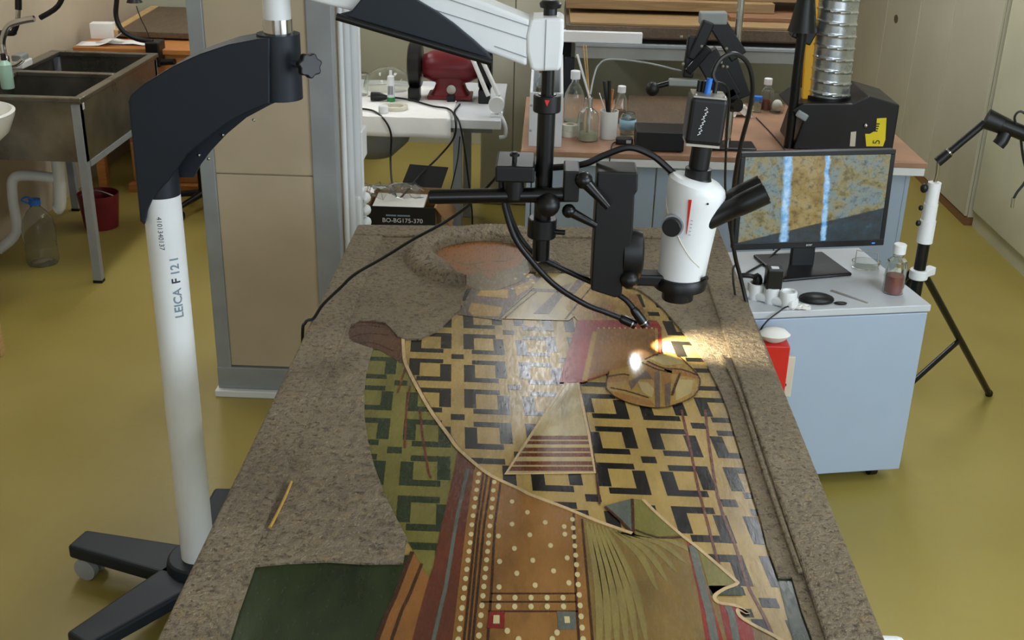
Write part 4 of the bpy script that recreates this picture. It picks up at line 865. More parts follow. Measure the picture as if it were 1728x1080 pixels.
# ================================================================= WORKBENCH AND WHAT STANDS ON IT
ZB = .80; BF = 4.83; BB = 5.86
wb = thing('workbench', (.78, 5.3, 0), 'long workbench with terracotta top and white front behind the icon', 'workbench')
MB().bx(-.09, 1.64, BF, BB, .774, ZB).build('worktop', MAT['terra'], wb, bev=.003)
MB().bx(-.092, 1.645, BF-.012, BF-.001, .774, .799).build('edge_band', MAT['terra'], wb, bev=.004)
MB().bx(-.09, 1.64, BF-.006, BB, .738, .773).build('top_underlay', MAT['whiteplast'], wb, bev=.003)
for xa, xb in ((-.04, .50), (.505, 1.05), (1.055, 1.585)): MB().bx(xa, xb, BF+.06, BF+.08, .04, .74).build('front_panel', MAT['cabwhite'], wb, bev=.003)
MB().bx(1.585, 1.605, BF+.06, BB-.02, 0, .74).build('side_panel', MAT['cabwhite'], wb, bev=.003); MB().bx(-.065, -.045, BF+.06, BB-.02, 0, .74).build('side_panel', MAT['cabwhite'], wb, bev=.003)
MB().bx(-.04, 1.58, BF+.08, BB-.05, 0, .06).build('plinth', MAT['greymet'], wb)
# sloped white holder
oh = thing('desk_organizer', (.0, 5.05, ZB), 'white open desk organizer with sloping sides at the bench left end', 'organizer')
xa, xb = -.06, .083; zf, zr = 1.035, 1.075
MB().bx(xa, xb, 4.885, 4.897, ZB, zf).build('front_board', MAT['white'], oh, bev=.002)
for xx in (xa, xb-.012):
    MB().extr([(xx, 4.898, ZB), (xx, 5.42, ZB), (xx, 5.42, 1.10), (xx, 4.898, zf)], (.012, 0, 0)).build('side_board', MAT['white'], oh, bev=.002)
MB().bx(xa+.012, xb-.012, 5.408, 5.42, ZB, 1.10).build('back_board', MAT['white'], oh); MB().bx(xa+.012, xb-.012, 4.898, 5.408, ZB, ZB+.012).build('bottom_board', MAT['white'], oh)
for zz in (.87, .98): MB().sph((xa+.008, 4.884, zz), .006, 8).build('screw', MAT['greymet'], oh, smooth=True)
bottle('amber_bottle', Vector((-.005, 5.16, ZB+.012)), [(.001, 0), (.034, .001), (.034, .2), (.02, .235), (.018, .26)], 'amber bottle standing inside the white organizer', (MAT['amber'], [(.030, .004), (.030, .19)]), True, .02, .021, capmat='boardbrown')
c = Z(967, 221, ZB); R = .047
bottle('lab_bottle', c, [(.001, 0), (R, .001), (R, .15), (R*.92, .175), (R*.6, .205), (R*.36, .222), (R*.34, .245)], 'large clear lab bottle with white screw cap beside the organizer', (MAT['milky'], [(R-.005, .004), (R-.005, .05)]), True, .036, .022)
c = Z(955, 226, ZB)+Vector((.012, -.03, 0))
for i in range(2):
    MB().lathe([(.018, 0), (.036, 0), (.036, .025), (.018, .025), (.018, 0)], c+Vector((.004*i, .006*i, .026*i)), 24, cap=False).build('tape_roll', MAT['cream'], smooth=True, label='cream tape roll, '+('lower' if i == 0 else 'upper')+' of two stacked beside the big lab bottle', cat='tape', group='cream tape rolls')
c = Z(991, 236, ZB); R = .047
bottle('flask', c, [(.001, 0), (R, .001), (R, .105), (R*.85, .125), (R*.36, .145), (R*.34, .18), (R*.42, .188)], 'square-shouldered clear flask of cloudy water holding sticks', (MAT['milky'], [(R-.005, .004), (R-.005, .034)]))
for i, (tx, ty, mt_, r0) in enumerate(((984, 74, 'palewood', .003), (989, 77, 'palewood', .003), (974, 92, 'whiteplast', .005))):
    top = Y(tx, ty, c.y-.01); MB().tube([c+Vector((.006*(i-1), 0, .012)), c+Vector((.003*(i-1), 0, .185)), top], lambda t, r0=r0: r0, 8).build('stick', MAT[mt_], smooth=True, label=('long pale wooden stick, left of two, standing in the flask', 'long pale wooden stick, right of two, standing in the flask', 'white brush handle leaning left out of the flask')[i], cat='stick', group='sticks in the flask')
c = Z(1026, 233, ZB); R = .041
cupt = thing('ceramic_cup', c, 'straight white ceramic cup full of tools on the bench', 'cup')
MB().lathe([(.001, 0), (R*.92, .001), (R, .125), (R-.004, .125), (R*.92-.004, .006), (.001, .006)], c, 28, cap=False).build('body', MAT['porcelain'], cupt, smooth=True)
rnd = random.Random(4)
for i, (dx, dz, mt_, r0, lb) in enumerate(((-.05, .20, 'steel', .003, 'thin steel tool leaning left in the white cup'), (-.03, .25, 'blackplast', .006, 'thick black-handled tool in the white cup'), (-.008, .255, 'blackplast', .007, 'tallest black brush in the white cup'), (.01, .215, 'orangewood', .005, 'orange-handled tool in the white cup'), (.045, .20, 'steel', .003, 'thin steel tool leaning right in the white cup'))):
    MB().tube([c+Vector((-.3*dx, .01*(i % 2), .010)), c+Vector((.35*dx, .01*(i % 2), .12)), c+Vector((dx, .01*(i % 2)+.01, dz))], lambda t, r0=r0: r0*(.6+.6*t), 8).build('hand_tool', MAT[mt_], smooth=True, label=lb, cat='tool', group='tools in the white cup')
c = Z(1046, 207, ZB); R = .028
bottle('dropper_bottle', c, [(.001, 0), (R, .001), (R, .115), (R*.55, .135), (R*.5, .15)], 'slim clear bottle with white cap behind the white cup', (MAT['amber'], [(R-.004, .004), (R-.004, .06)]), True, .03, .019)
c = Z(1058, 228, ZB); R = .037
bottle('small_jar', c, [(.001, 0), (R, .001), (R, .075), (R*.9, .09), (R*.85, .10)], 'small glass jar with pale blue label right of the white cup', (MAT['clearliq'], [(R-.004, .004), (R-.004, .05)]), lab=(R+.0007, .03, .075, 'bluepale') if MAT.setdefault('bluepale', M('pale_blue_label', (150, 190, 205), .6, var=.03)) else None)
q = Z(1056, 243, ZB); pa_ = thing('plug_pack', q, 'small black plug pack with white sticker beside the black box', 'adapter'); MB().bx(q.x-.045, q.x+.03, q.y-.02, q.y+.02, ZB, ZB+.028).build('body', MAT['blackplast'], pa_, bev=.006); MB().bx(q.x-.0, q.x+.022, q.y-.021, q.y-.019, ZB+.008, ZB+.022).build('sticker', MAT['textwhite'], pa_)
cable('plug_pack_lead', [q+Vector((-.04, -.015, .012)), q+Vector((-.06, -.03, .006)), Vector((q.x-.075, BF-.02, .79)), Vector((q.x-.078, BF-.026, .70)), Vector((q.x-.08, BF-.026, .2)), Vector((q.x-.09, BF-.03, .006))], .0028, 'thin black lead hanging over the bench edge from the plug pack')
a = Z(1073, 256, ZB); c2 = Z(1153, 258, ZB)
bxk = thing('power_supply', ((a.x+c2.x)/2, a.y+.08, ZB), 'flat black power supply box on the bench front edge', 'power supply')
MB().bx(a.x, c2.x, a.y, a.y+.17, ZB+.004, ZB+.088).build('case', MAT['blackplast'], bxk, bev=.004)
for sx in (a.x+.02, c2.x-.02):
    for sy in (.02, .15): MB().cyl((sx, a.y+sy, ZB), (sx, a.y+sy, ZB+.006), .01, n=10).build('foot', MAT['rubber'], bxk)
qs = [Z(1056, 216, ZB), Z(1162, 219, ZB), Z(1160, 172, ZB), Z(1060, 170, ZB)]
bd = MB().extr(qs, (0, 0, .03)).build('old_board', MAT['darkboard'], bev=.004, label='dark worn wooden panel lying flat behind the black box', cat='panel')
# chrome post with a black jointed arm
q = Z(1226, 249, ZB); cs_ = thing('post_stand', q, 'chrome post on a flat dark foot with black jointed arm', 'stand')
MB().box(q+Vector((.02, .0, .008)), (.2, .13, .016)).build('foot_plate', MAT['blackmet'], cs_, bev=.004)
MB().cyl(q+Vector((0, 0, .012)), q+Vector((0, 0, .95)), .0155, n=18).build('post', MAT['chrome'], cs_, smooth=True)
yy = q.y
def bar(a, c, w, d, nm, mat='blackplast', y_=None, par=None):
    A = Y(*a, y_ or yy); C_ = Y(*c, y_ or yy); dr = (C_-A).normalized(); n = Vector((-dr.z, 0, dr.x))*w/2
    return MB().extr([A+n-Vector((0, d/2, 0)), A-n-Vector((0, d/2, 0)), C_-n-Vector((0, d/2, 0)), C_+n-Vector((0, d/2, 0))], (0, d, 0)).build(nm, MAT[mat], par or cs_, bev=.006)
bar((1246, 95), (1206, 32), .075, .05, 'upper_link'); bar((1180, 30), (1226, 30), .05, .06, 'link_head', 'rackgrey'); bar((1196, 36), (1168, 100), .05, .045, 'lower_link', y_=yy-.03)
bar((1170, 60), (1160, 130), .045, .04, 'side_link', y_=yy-.02); bar((1196, 80), (1160, 122), .035, .035, 'inner_link', 'blackmet', y_=yy-.05); bar((1190, 90), (1232, 165), .10, .05, 'drive_case', y_=yy-.01)
bar((1128, 138), (1180, 140), .03, .03, 'tool_arm', 'rackgrey', y_=yy-.05); bar((1225, 95), (1250, 165), .085, .05, 'post_clamp', y_=yy+.005); bar((1228, 150), (1244, 178), .05, .05, 'post_clamp', y_=yy-.01)
for (x, y) in ((1217, 105), (1220, 112), (1227, 113), (1184, 78), (1153, 108), (1165, 118), (1226, 82), (1150, 62)): MB().sph(Y(x, y, yy-.055), .007, 8).build('bolt', MAT['steel'], cs_, smooth=True)
MB().cyl(Y(1236, 178, yy-.04), Y(1246, 178, yy-.07), .028, n=16).build('clamp_knob', MAT['blackplast'], cs_, smooth=True)
MB().sph(Y(1101, 150, yy-.05), .031, 16).build('tool_ball', MAT['rubber'], cs_, smooth=True); MB().cyl(Y(1108, 146, yy-.05), Y(1130, 140, yy-.05), .012, n=10).build('tool_shaft', MAT['blackmet'], cs_, smooth=True)
MB().tube([Y(1150, 120, yy+.0), Y(1090, 106, yy+.02), Y(1030, 100, yy+.02), Y(1010, 110, yy), Y(1002, 130, yy-.05), Y(996, 160, yy-.15)], .004, 8, 6).build('air_hose', MAT['rackgrey'], cs_, smooth=True)
# bottles on the right half of the bench
c = Z(1291, 186, ZB); R = .032
bottle('reagent_bottle', c, [(.001, 0), (R, .001), (R, .10), (R*.55, .118), (R*.5, .135)], 'clear bottle of red liquid with white cap left of the black pole', (MAT['redliq'], [(R-.004, .004), (R-.004, .05)]), True, .03, .02)
c = Z(1277, 189, ZB); bottle('vial', c, [(.001, 0), (.022, .001), (.022, .055), (.018, .065)], 'short vial with blue cap in front of the red bottle', (MAT['milky'], [(.018, .004), (.018, .04)]), True, .02, .021, capmat='bluelbl')
c = Z(1310, 190, ZB); cu = thing('plastic_cup', c, 'milky plastic cup beside the black extractor pole', 'cup'); MB().lathe([(.001, 0), (.034, .001), (.042, .1), (.040, .1), (.032, .004), (.001, .004)], c, 22, cap=False).build('body', MAT['clearplast'], cu, smooth=True); MB().sph(c+Vector((0, 0, .035)), (.026, .026, .03), 12).build('cotton', MAT['paper'], cu, smooth=True)
crumple('paper_tissue', Z(1250, 196, ZB), .05, 'crumpled white tissue on the bench beside the chrome post', seed=9, h=.8)
q = Z(1231, 200, ZB)+Vector((-.05, .05, 0)); MB().bx(q.x-.025, q.x+.025, q.y-.02, q.y+.02, ZB, ZB+.13).build('white_carton', MAT['paper'], bev=.002, label='narrow white carton standing behind the microscope camera', cat='carton')
cable('bench_lead', [Z(1276, 200, ZB)+Vector((0, 0, .004)), Z(1300, 225, ZB)+Vector((0, 0, .004)), Z(1325, 255, ZB)+Vector((0, 0, .004))], .0025, 'thin black lead lying on the bench near the black pole')
# fume extractor
YH = 5.10; fx = thing('fume_extractor', (1.3, 5.1, ZB), 'black fume extractor hood with silver spiral duct and yellow arm', 'extractor')
MB().cyl(Vector((1.085, 5.0, ZB)), Vector((1.085, 5.0, 1.45)), .021, n=16).build('pole', MAT['blackmet'], fx, smooth=True)
q = Y(1333, 40, 5.0); MB().lathe([(.062, 0), (.055, .03), (.036, .14), (.03, .3)], (1.085, 5.0, q.z-.03), 22).build('pole_sleeve', MAT['blackplast'], fx, smooth=True)
bar((1340, 46), (1372, 62), .075, .07, 'joint', y_=5.04, par=fx)
MB().extr([Y(x, y, 5.06) for x, y in ((1366, -20), (1388, -20), (1372, 168), (1354, 168))], (0, .03, 0)).build('yellow_arm', MAT['yellow'], fx, bev=.002)
bar((1356, 80), (1346, 165), .012, .02, 'gas_strut', 'blackmet', 5.04, par=fx)
d0 = Y(1396, 160, YH); d1 = Y(1416, -40, YH); dd = (d1-d0); N = 150; rows = []
uu = Vector((1, 0, 0)); ww = Vector((0, 1, 0)); nn = 28
for i in range(N+1):
    p = d0+dd*(i/N); row = []
    for k in range(nn+1):
        a_ = 2*math.pi*k/nn; ph = (i/N*10+a_/(2*math.pi)) % 1; r_ = .0945+(.0045 if ph < .16 else 0); row.append(p+r_*(math.cos(a_)*uu+math.sin(a_)*ww))
    rows.append(row)
MAT['duct'] = M('galvanized_duct', (190, 196, 200), .28, metal=.9, var=.06, vs=12)
MB().grid(rows).build('spiral_duct', MAT['duct'], fx, smooth=True)
# hood: an open-fronted box, sloped top
hz0 = ZB; top = [Y(x, y, 5.0) for x, y in ((1336, 172), (1350, 168), (1440, 158), (1455, 138), (1504, 156))]
prof = [(1.10, hz0), (1.535, hz0), (1.535, 1.01), (1.40, 1.045), (1.33, 1.01), (1.12, 1.005), (1.075, .97), (1.13, .93)]
MB().extr([(x, 4.97, z) for x, z in prof], (0, .33, 0)).build('hood', MAT['blackplast'], fx, bev=.006)
MB().cyl(d0-Vector((0, 0, .05)), d0+Vector((0, 0, .004)), .102, n=28).build('hood_collar', MAT['blackplast'], fx, smooth=True)
yl = MB().extr([Y(x, y, 4.968) for x, y in ((1462, 247), (1460, 226), (1468, 226), (1478, 220), (1480, 200), (1496, 199), (1494, 236), (1490, 247))], (0, .003, 0)).build('yellow_sticker', MAT['stickyellow'], fx)
o_ = Y(1484, 244, 4.967); text_mb('5', .045, o_, (0, 0, 1), (-1, 0, 0)).build('sticker_lettering', MAT['textdark'], yl)
for i in range(4):
    o_ = Y(1476+1.2*i, 222-4*i, 4.9665); MB().bx(o_.x-.004, o_.x+.012, 4.9655, 4.967, o_.z, o_.z+.005).build('sticker_print', MAT['textdark'], yl)
MB().sph(Y(1461, 212, 4.965), .010, 10).build('bolt', MAT['chrome'], fx, smooth=True)
MB().extr([Y(x, y, 4.967) for x, y in ((1434, 247), (1436, 223), (1445, 222), (1443, 247))], (0, .004, 0)).build('cream_tag', MAT['cream'], fx)
bar((1345, 190), (1362, 200), .03, .02, 'hood_lamp', 'greymet', 4.96, par=fx)
# ================================================================= RACK WITH STACKED BOARDS
rk = thing('board_rack', (1.05, 6.4, 0), 'grey steel rack behind the workbench loaded with boards', 'rack')
RX0, RX1, RY0, RY1 = .10, 1.56, 5.90, 6.85
for xx in (RX0, RX1-.05):
    for y_ in (RY0+.01, RY1-.05): MB().bx(xx, xx+.05, y_, y_+.05, 0, .99).build('upright', MAT['navy'], rk, bev=.003)
MB().bx(RX0+.051, RX1-.051, RY0, RY0+.04, .995, 1.055).build('front_beam', MAT['rackgrey'], rk, bev=.003); MB().bx(RX0+.051, RX1-.051, RY0-.006, RY0+.034, 1.056, 1.072).build('beam_lip', MAT['greymet'], rk, bev=.002)
MB().bx(RX0+.051, RX1-.051, RY1-.04, RY1, .995, 1.06).build('rear_beam', MAT['rackgrey'], rk); MB().bx(RX0+.051, RX1-.051, RY0+.041, RY1-.041, 1.045, 1.06).build('shelf_deck', MAT['rackgrey'], rk)
MB().bx(RX0+.051, RX1-.051, RY1-.02, RY1-.005, 0, .99).build('back_panel', MAT['wallgreen'], rk)
zz = 1.073
for i, (h, xa, xb, y0_, mt_, lb) in enumerate(((.025, .30, 1.54, 6.05, 'boardbrown', 'thin brown board at the bottom of the rack stack'), (.055, .10, 1.56, 5.94, 'darkboard', 'dark thick-edged board second from the bottom of the stack'), (.014, .12, 1.55, 5.955, 'boardwood', 'thin pale tan board lying on the dark board'), (.022, .95, 1.55, 6.12, 'boardbrown', 'red-brown board lying at the right of the tan board'), (.05, .10, 1.2, 6.26, 'boardwood', 'wide pale board fifth from the bottom of the stack'), (.06, .15, 1.55, 6.34, 'boardwood', 'thick tan board near the top of the rack stack'), (.08, .15, 1.54, 6.42, 'boardbrown', 'brown board at the top of the rack stack'))):
    MB().bx(xa, xb, y0_, 6.78, zz, zz+h).build('wooden_board', MAT[mt_], bev=.003, label=lb, cat='board', group='boards stacked on the rack'); zz += h
a = Y(950, 62, 5.92); c = Y(1084, 60, 5.92)
MB().bx(a.x-.02, c.x, 5.905, 5.965, 1.0725, 1.128).build('white_profile', MAT['whiteplast'], bev=.004, label='long white plastic profile lying on the rack front edge', cat='profile')
# ================================================================= WHITE SIDE TABLE, GRINDER, LAMP
ZW = .75; WF = 5.53
wt = thing('side_table', (-.75, 5.95, 0), 'white side table carrying the red bench grinder', 'table')
MB().bx(-1.35, -.205, WF, 6.4, ZW-.045, ZW).build('tabletop', MAT['white'], wt, bev=.004)
for (xx, y_) in ((-.42, WF+.06), (-.42, 6.3), (-1.28, WF+.06), (-1.28, 6.3)): MB().bx(xx-.022, xx+.022, y_-.022, y_+.022, 0, ZW-.045).build('leg', MAT['greymet'], wt, bev=.003)
MB().bx(-1.25, -.26, WF+.30, WF+.32, ZW-.14, ZW-.045).build('apron', MAT['rackgrey'], wt)
rows = []
for i in range(25):
    x = -1.34+i/24*(1.34-.45); row = []
    for j in range(8): row.append((x, 6.25-j*(6.25-WF+.006)/7, ZW+.003+.0012*math.sin(i*1.7+j)))
    for j in range(1, 5): row.append((x, WF-.008-.004*math.sin(i*.9)*j/4, ZW+.003-.024*j))
    rows.append(row)
MB().grid(rows).build('tablecloth', MAT['cloth'], smooth=True, solid=.002, label='white cloth draped over the left half of the side table', cat='tablecloth')
G = Vector((-.49, 5.99, ZW+.006))
gr = thing('bench_grinder', G, 'dark red bench grinder with black wheel guards', 'grinder')
MB().extr([G+Vector(p) for p in ((-.115, -.075, 0), (.115, -.075, 0), (.115, .075, 0), (-.115, .075, 0))], (0, 0, .02)).build('foot', MAT['darkred'], gr, bev=.004)
rows = []
for (z, w, d) in ((.018, .105, .07), (.045, .085, .06), (.075, .075, .055), (.11, .09, .065), (.14, .11, .075)):
    rows.append([G+Vector((w*math.copysign(abs(math.cos(a))**.5, math.cos(a)), d*math.copysign(abs(math.sin(a))**.5, math.sin(a)), z)) for a in [2*math.pi*k/32+.01 for k in range(33)]])
MB().grid(rows).build('pedestal', MAT['darkred'], gr, smooth=True)
mx_ = Matrix.Rotation(math.pi/2, 3, 'Y')
MB().lathe([(.03, -.145), (.058, -.14), (.078, -.10), (.082, -.075), (.082, .075), (.078, .10), (.058, .14), (.03, .145)], G+Vector((0, 0, .16)), 30, mx_).build('motor', MAT['darkred'], gr, smooth=True)
for s in (-1, 1):
    g_ = MB().lathe([(.02, -.034), (.105, -.034), (.118, -.026), (.118, .026), (.105, .034), (.02, .034)], G+Vector((s*.182, 0, .165)), 28, mx_).build('wheel_guard', MAT['blackplast'], gr, smooth=True)
    MB().bx(G.x+s*.182-.03, G.x+s*.182+.03, G.y-.11, G.y-.02, ZW+.0, ZW+.07).build('spark_tray', MAT['blackplast'], gr, bev=.006)
q = Y(757, 154, G.y-.08); sw = MB().lathe([(.024, -.01), (.024, .006), (.012, .008)], G+Vector((.01, -.068, .055)), 18, Matrix.Rotation(math.pi/2, 3, 'X')).build('switch', MAT['steel'], gr, smooth=True)
MB().bx(G.x-.01, G.x+.03, G.y-.10, G.y-.07, ZW, ZW+.035).build('switch_box', MAT['blackplast'], gr, bev=.003)
# white jointed lamp clamped at the table corner
lp = thing('desk_lamp', (-.235, 5.66, ZW), 'white jointed lamp arm clamped to the side table corner', 'lamp')
j = Y(838, 176, 5.62); MB().cyl(j+Vector((0, .02, 0)), j-Vector((0, .02, 0)), .04, n=20).build('joint', MAT['whiteplast'], lp, smooth=True, bev=.003)
for (xa, xb) in ((797, 824), (812, 842)): MB().cyl(Y(xa, 98, 5.70), Y(xb, 162, 5.63), .011, n=10).build('arm_bar', MAT['whiteplast'], lp, smooth=True)
MB().bx(j.x-.03, j.x+.03, 5.60, 5.68, ZW-.0, ZW+.012).build('clamp_foot', MAT['whiteplast'], lp, bev=.003); MB().tube([j+Vector((0, 0, -.02)), Vector((-.19, 5.6, .72)), Vector((-.185, 5.6, .66)), Vector((-.215, 5.6, .65))], .010, 8, 3).build('clamp_hook', MAT['whiteplast'], lp, smooth=True)
MB().tube([Y(797, 98, 5.70), Y(770, 40, 5.72), Y(740, -40, 5.72)], .011, 8).build('arm_bar', MAT['whiteplast'], lp, smooth=True)
# small things on the cloth
ZC = ZW+.006
c = Z(660, 170, ZC); sp_ = thing('spray_bottle', c, 'small white pump bottle with green base ring on the cloth', 'bottle')
MB().lathe([(.021, 0), (.021, .02)], c, 20).build('base_ring', MAT['green'], sp_, smooth=True); MB().lathe([(.020, .02), (.020, .095), (.017, .105)], c, 20).build('body', MAT['whiteplast'], sp_, smooth=True); MB().lathe([(.019, .10), (.017, .125), (.009, .132), (.008, .155)], c, 16).build('pump', MAT['whiteplast'], sp_, smooth=True)
for i in range(4): MB().bx(c.x-.012+.007*i, c.x-.009+.007*i, c.y-.0212, c.y-.0195, ZC+.035, ZC+.08).build('print', MAT['textdark'], sp_)
c = Z(666, 183, ZC); MB().lathe([(.045, 0), (.066, 0), (.066, .016), (.045, .016), (.045, 0)], c, 30, cap=False).build('tape_roll', MAT['cream'], smooth=True, label='flat roll of yellowish tape in front of the pump bottle', cat='tape')
c = Z(647, 190, ZC); MB().lathe([(.022, 0), (.024, .004), (.024, .032), (.020, .036)], c, 22).build('screw_cap', MAT['whiteplast'], smooth=True, label='loose white screw cap on the cloth front edge', cat='cap')
c = Z(636, 170, ZC); pk = thing('mains_plug', c, 'black mains plug lying on the cloth left of the pump bottle', 'plug'); MB().tube([c+Vector((-.03, 0, .022)), c+Vector((.012, 0, .022)), c+Vector((.05, .01, .016))], lambda t: .022 if t < .6 else .012, 12).build('body', MAT['blackplast'], pk, smooth=True); MB().cyl(c+Vector((-.045, .008, .022)), c+Vector((-.03, .008, .022)), .0025, n=8).build('pin', MAT['chrome'], pk); MB().cyl(c+Vector((-.045, -.008, .022)), c+Vector((-.03, -.008, .022)), .0025, n=8).build('pin', MAT['chrome'], pk)
c = Z(612, 160, ZC); R = .035; bottle('glass_tumbler', c, [(.001, 0), (R*.8, .001), (R*.85, .04), (R, .11)], 'clear glass tumbler at the left end of the cloth', None)
c = Z(655, 148, ZC); MB().lathe([(.13, 0), (.125, .03), (.10, .075), (.05, .105), (.001, .113), (.001, .109), (.05, .101), (.096, .073), (.121, .03), (.126, 0)], c, 32, cap=False).build('glass_bowl', MAT['clearplast'], smooth=True, label='upturned clear bowl at the back of the cloth', cat='bowl')
c = Vector((-.90, 5.95, .703)); MB().lathe([(.235, 0), (.225, -.08), (.19, -.18), (.11, -.255), (.001, -.275), (.001, -.27), (.107, -.25), (.186, -.177), (.221, -.08), (.231, 0)], c, 30, cap=False).build('hanging_basin', MAT['rackgrey'], smooth=True, label='round grey basin fixed under the side table', cat='basin')
YT = WF-.03
cable('grinder_cord', [Z(640, 168, ZC)+Vector((.05, .01, .012)), Z(690, 170, ZC)+Vector((0, 0, .006)), Z(730, 181, ZC)+Vector((0, 0, .006)), Z(757, 186, ZC)+Vector((0, 0, .006)), Y(768, 200, YT), Y(766, 232, YT), Y(740, 265, YT), Y(712, 292, 5.42), Y(690, 318, 5.35), Y(674, 336, 5.3)], .005, 'black cord running from the plug over the cloth edge into the carton')
cable('looping_cord', [Z(605, 185, ZC)+Vector((0, 0, .006)), Z(632, 188, ZC)+Vector((0, -.02, .006)), Y(650, 204, YT), Y(660, 228, YT), Y(659, 265, YT), Y(661, 305, 5.42), Y(668, 330, 5.32), Y(672, 338, 5.3)], .005, 'black cord hanging from the cloth left end down into the carton')
cable('trailing_lead', [Z(776, 178, ZW)+Vector((0, 0, .006)), Z(767, 192, ZW)+Vector((0, -.0, .006)), Y(775, 206, YT), Y(782, 240, YT), Y(790, 300, YT), Y(797, 378, YT), Vector((-.37, YT, .006))], .0045, 'black cord hanging down along the side table leg')
cable('trailing_lead', [Y(776, 230, YT+.0), Y(772, 270, YT), Y(762, 315, YT), Y(750, 360, YT)], .003, 'thin grey cord slanting down under the side table', 'blackplast')
# open carton
cx0, cx1, cy0, cy1, cz1 = -.815, -.485, 5.08, 5.40, .44
ct = thing('cardboard_box', ((cx0+cx1)/2, (cy0+cy1)/2, 0), 'open black-fronted carton with printed code behind the icon', 'box')
fp = MB().bx(cx0, cx1, cy0, cy0+.006, 0, cz1).build('front_wall', MAT['blackplast'], ct)
MB().bx(cx0, cx1, cy1-.006, cy1, 0, cz1).build('back_wall', MAT['card'], ct); MB().bx(cx0, cx0+.006, cy0+.006, cy1-.006, 0, cz1).build('side_wall', MAT['card'], ct); MB().bx(cx1-.006, cx1, cy0+.006, cy1-.006, 0, cz1).build('side_wall', MAT['card'], ct); MB().bx(cx0+.006, cx1-.006, cy0+.006, cy1-.006, 0, .006).build('bottom', MAT['card'], ct)
MB().extr([(cx0, cy0, cz1), (cx0, cy1, cz1), (cx0-.10, cy1-.02, cz1-.02), (cx0-.10, cy0+.02, cz1-.02)], (0, 0, .005)).build('flap', MAT['card'], ct)
MB().extr([(cx1, cy0, cz1), (cx1, cy1, cz1), (cx1+.07, cy1-.02, cz1-.10), (cx1+.07, cy0+.02, cz1-.10)], (.004, 0, 0)).build('flap', MAT['card'], ct)
MB().extr([(cx0+.13, cy1, cz1), (cx1, cy1, cz1), (cx1+.03, cy1+.05, cz1+.09), (cx0+.17, cy1+.05, cz1+.10)], (0, .005, 0)).build('flap', MAT['blackplast'], ct)
text_mb('BO-BG175-370', .030, Vector((cx0+.082, cy0-.001, cz1-.075)), (1, 0, 0), (0, 0, 1), .0008).build('code_lettering', MAT['textwhite'], fp)
for (a_, c_) in ((.10, .148), (.153, .212)): MB().bx(cx0+a_, cx0+c_, cy0-.0018, cy0, cz1-.045, cz1-.038).build('small_print', MAT['textgrey'], fp)
crumple('plastic_bag', Vector((-.70, 5.26, .44)), .13, 'crumpled clear plastic bag spilling out of the carton', 'bag', 11, 'clearplast', .35)
MB().bx(-.79, -.55, 5.10, 5.37, .40, .415).build('packing_sheet', MAT['paper'], label='white sheet lying inside the open carton', cat='paper')
# pale cupboard behind the side table's right end
cp_ = thing('tall_cupboard', (-.19, 6.62, 0), 'narrow pale cupboard behind the lamp and white organizer', 'cupboard')
MB().bx(-.36, .02, 6.55, 6.9, 0, 1.5).build('body', MAT['locker'], cp_, bev=.004); MB().bx(-.355, -.175, 6.532, 6.549, .03, 1.49).build('door', MAT['locker'], cp_, bev=.003); MB().bx(-.170, .015, 6.532, 6.549, .03, 1.49).build('door', MAT['locker'], cp_, bev=.003)
# ================================================================= RIGHT-HAND LOCKERS
lk = thing('locker', (2.7, 7.9, 0), 'row of pale tall lockers along the right wall at the back', 'locker')
MB().bx(2.475, 2.94, 6.43, 9.38, .05, 2.4).build('carcass', MAT['locker'], lk)
for (a, c) in ((6.435, 7.19), (7.2, 7.84), (7.85, 8.6), (8.61, 9.37)): MB().bx(2.458, 2.474, a, c, .055, 2.39).build('door', MAT['locker'], lk, bev=.003)
MB().bx(2.462, 2.9, 6.43, 9.38, 0, .048).build('plinth', MAT['boardbrown'], lk)
q = X(1512, 32, 2.457); MB().sph(q, (.004, .05, .03), 10).build('door_mark', MAT['darkboard'], lk, smooth=True)
cl_ = thing('closet', (2.7, 4.9, 0), 'grey-green closet front along the right wall beside the tripod', 'closet')
MB().bx(2.505, 2.94, 3.4, 6.42, .0, 2.4).build('carcass', MAT['closet'], cl_)
for (a, c) in ((3.41, 4.4), (4.41, 5.62), (5.63, 6.415)): MB().bx(2.488, 2.504, a, c, .10, 2.39).build('door', MAT['closet'], cl_, bev=.002)
# ================================================================= SINK CORNER AT THE LEFT
sk = thing('double_sink', (-2.38, 5.65, 0), 'large stainless double sink on square legs at the left wall', 'sink')
sx0, sx1, sy0, sy1, szt, szb = -2.66, -2.10, 5.10, 6.19, .90, .60
T = .012; sm_ = MAT['sinksteel']
MB().bx(sx0, sx1, sy0, sy0+T, szb, szt-.022).build('front_panel', sm_, sk); MB().bx(sx0, sx1, sy1-T, sy1, szb, szt-.022).build('back_panel', sm_, sk); MB().bx(sx1-T, sx1, sy0+T, sy1-T, szb, szt-.022).build('side_panel', sm_, sk); MB().bx(sx0, sx0+T, sy0+T, sy1-T, szb, szt-.022).build('side_panel', sm_, sk)
MB().bx(sx0+T, sx1-T, sy0+T, sy1-T, szb, szb+.01).build('bowl_bottom', sm_, sk); MB().bx(sx0+T, sx1-T, 5.63, 5.66, szb+.01, szt-.022).build('divider', sm_, sk)
for bb_ in ((sx0-.01, sx1+.012, sy0-.012, sy0+.03), (sx0-.01, sx1+.012, sy1-.03, sy1+.01), (sx1-.03, sx1+.012, sy0+.03, sy1-.03), (sx0-.01, sx0+.05, sy0+.03, sy1-.03), (sx0+.05, sx1-.03, 5.625, 5.665)): MB().bx(*bb_, szt-.022, szt).build('rim', sm_, sk, bev=.004)
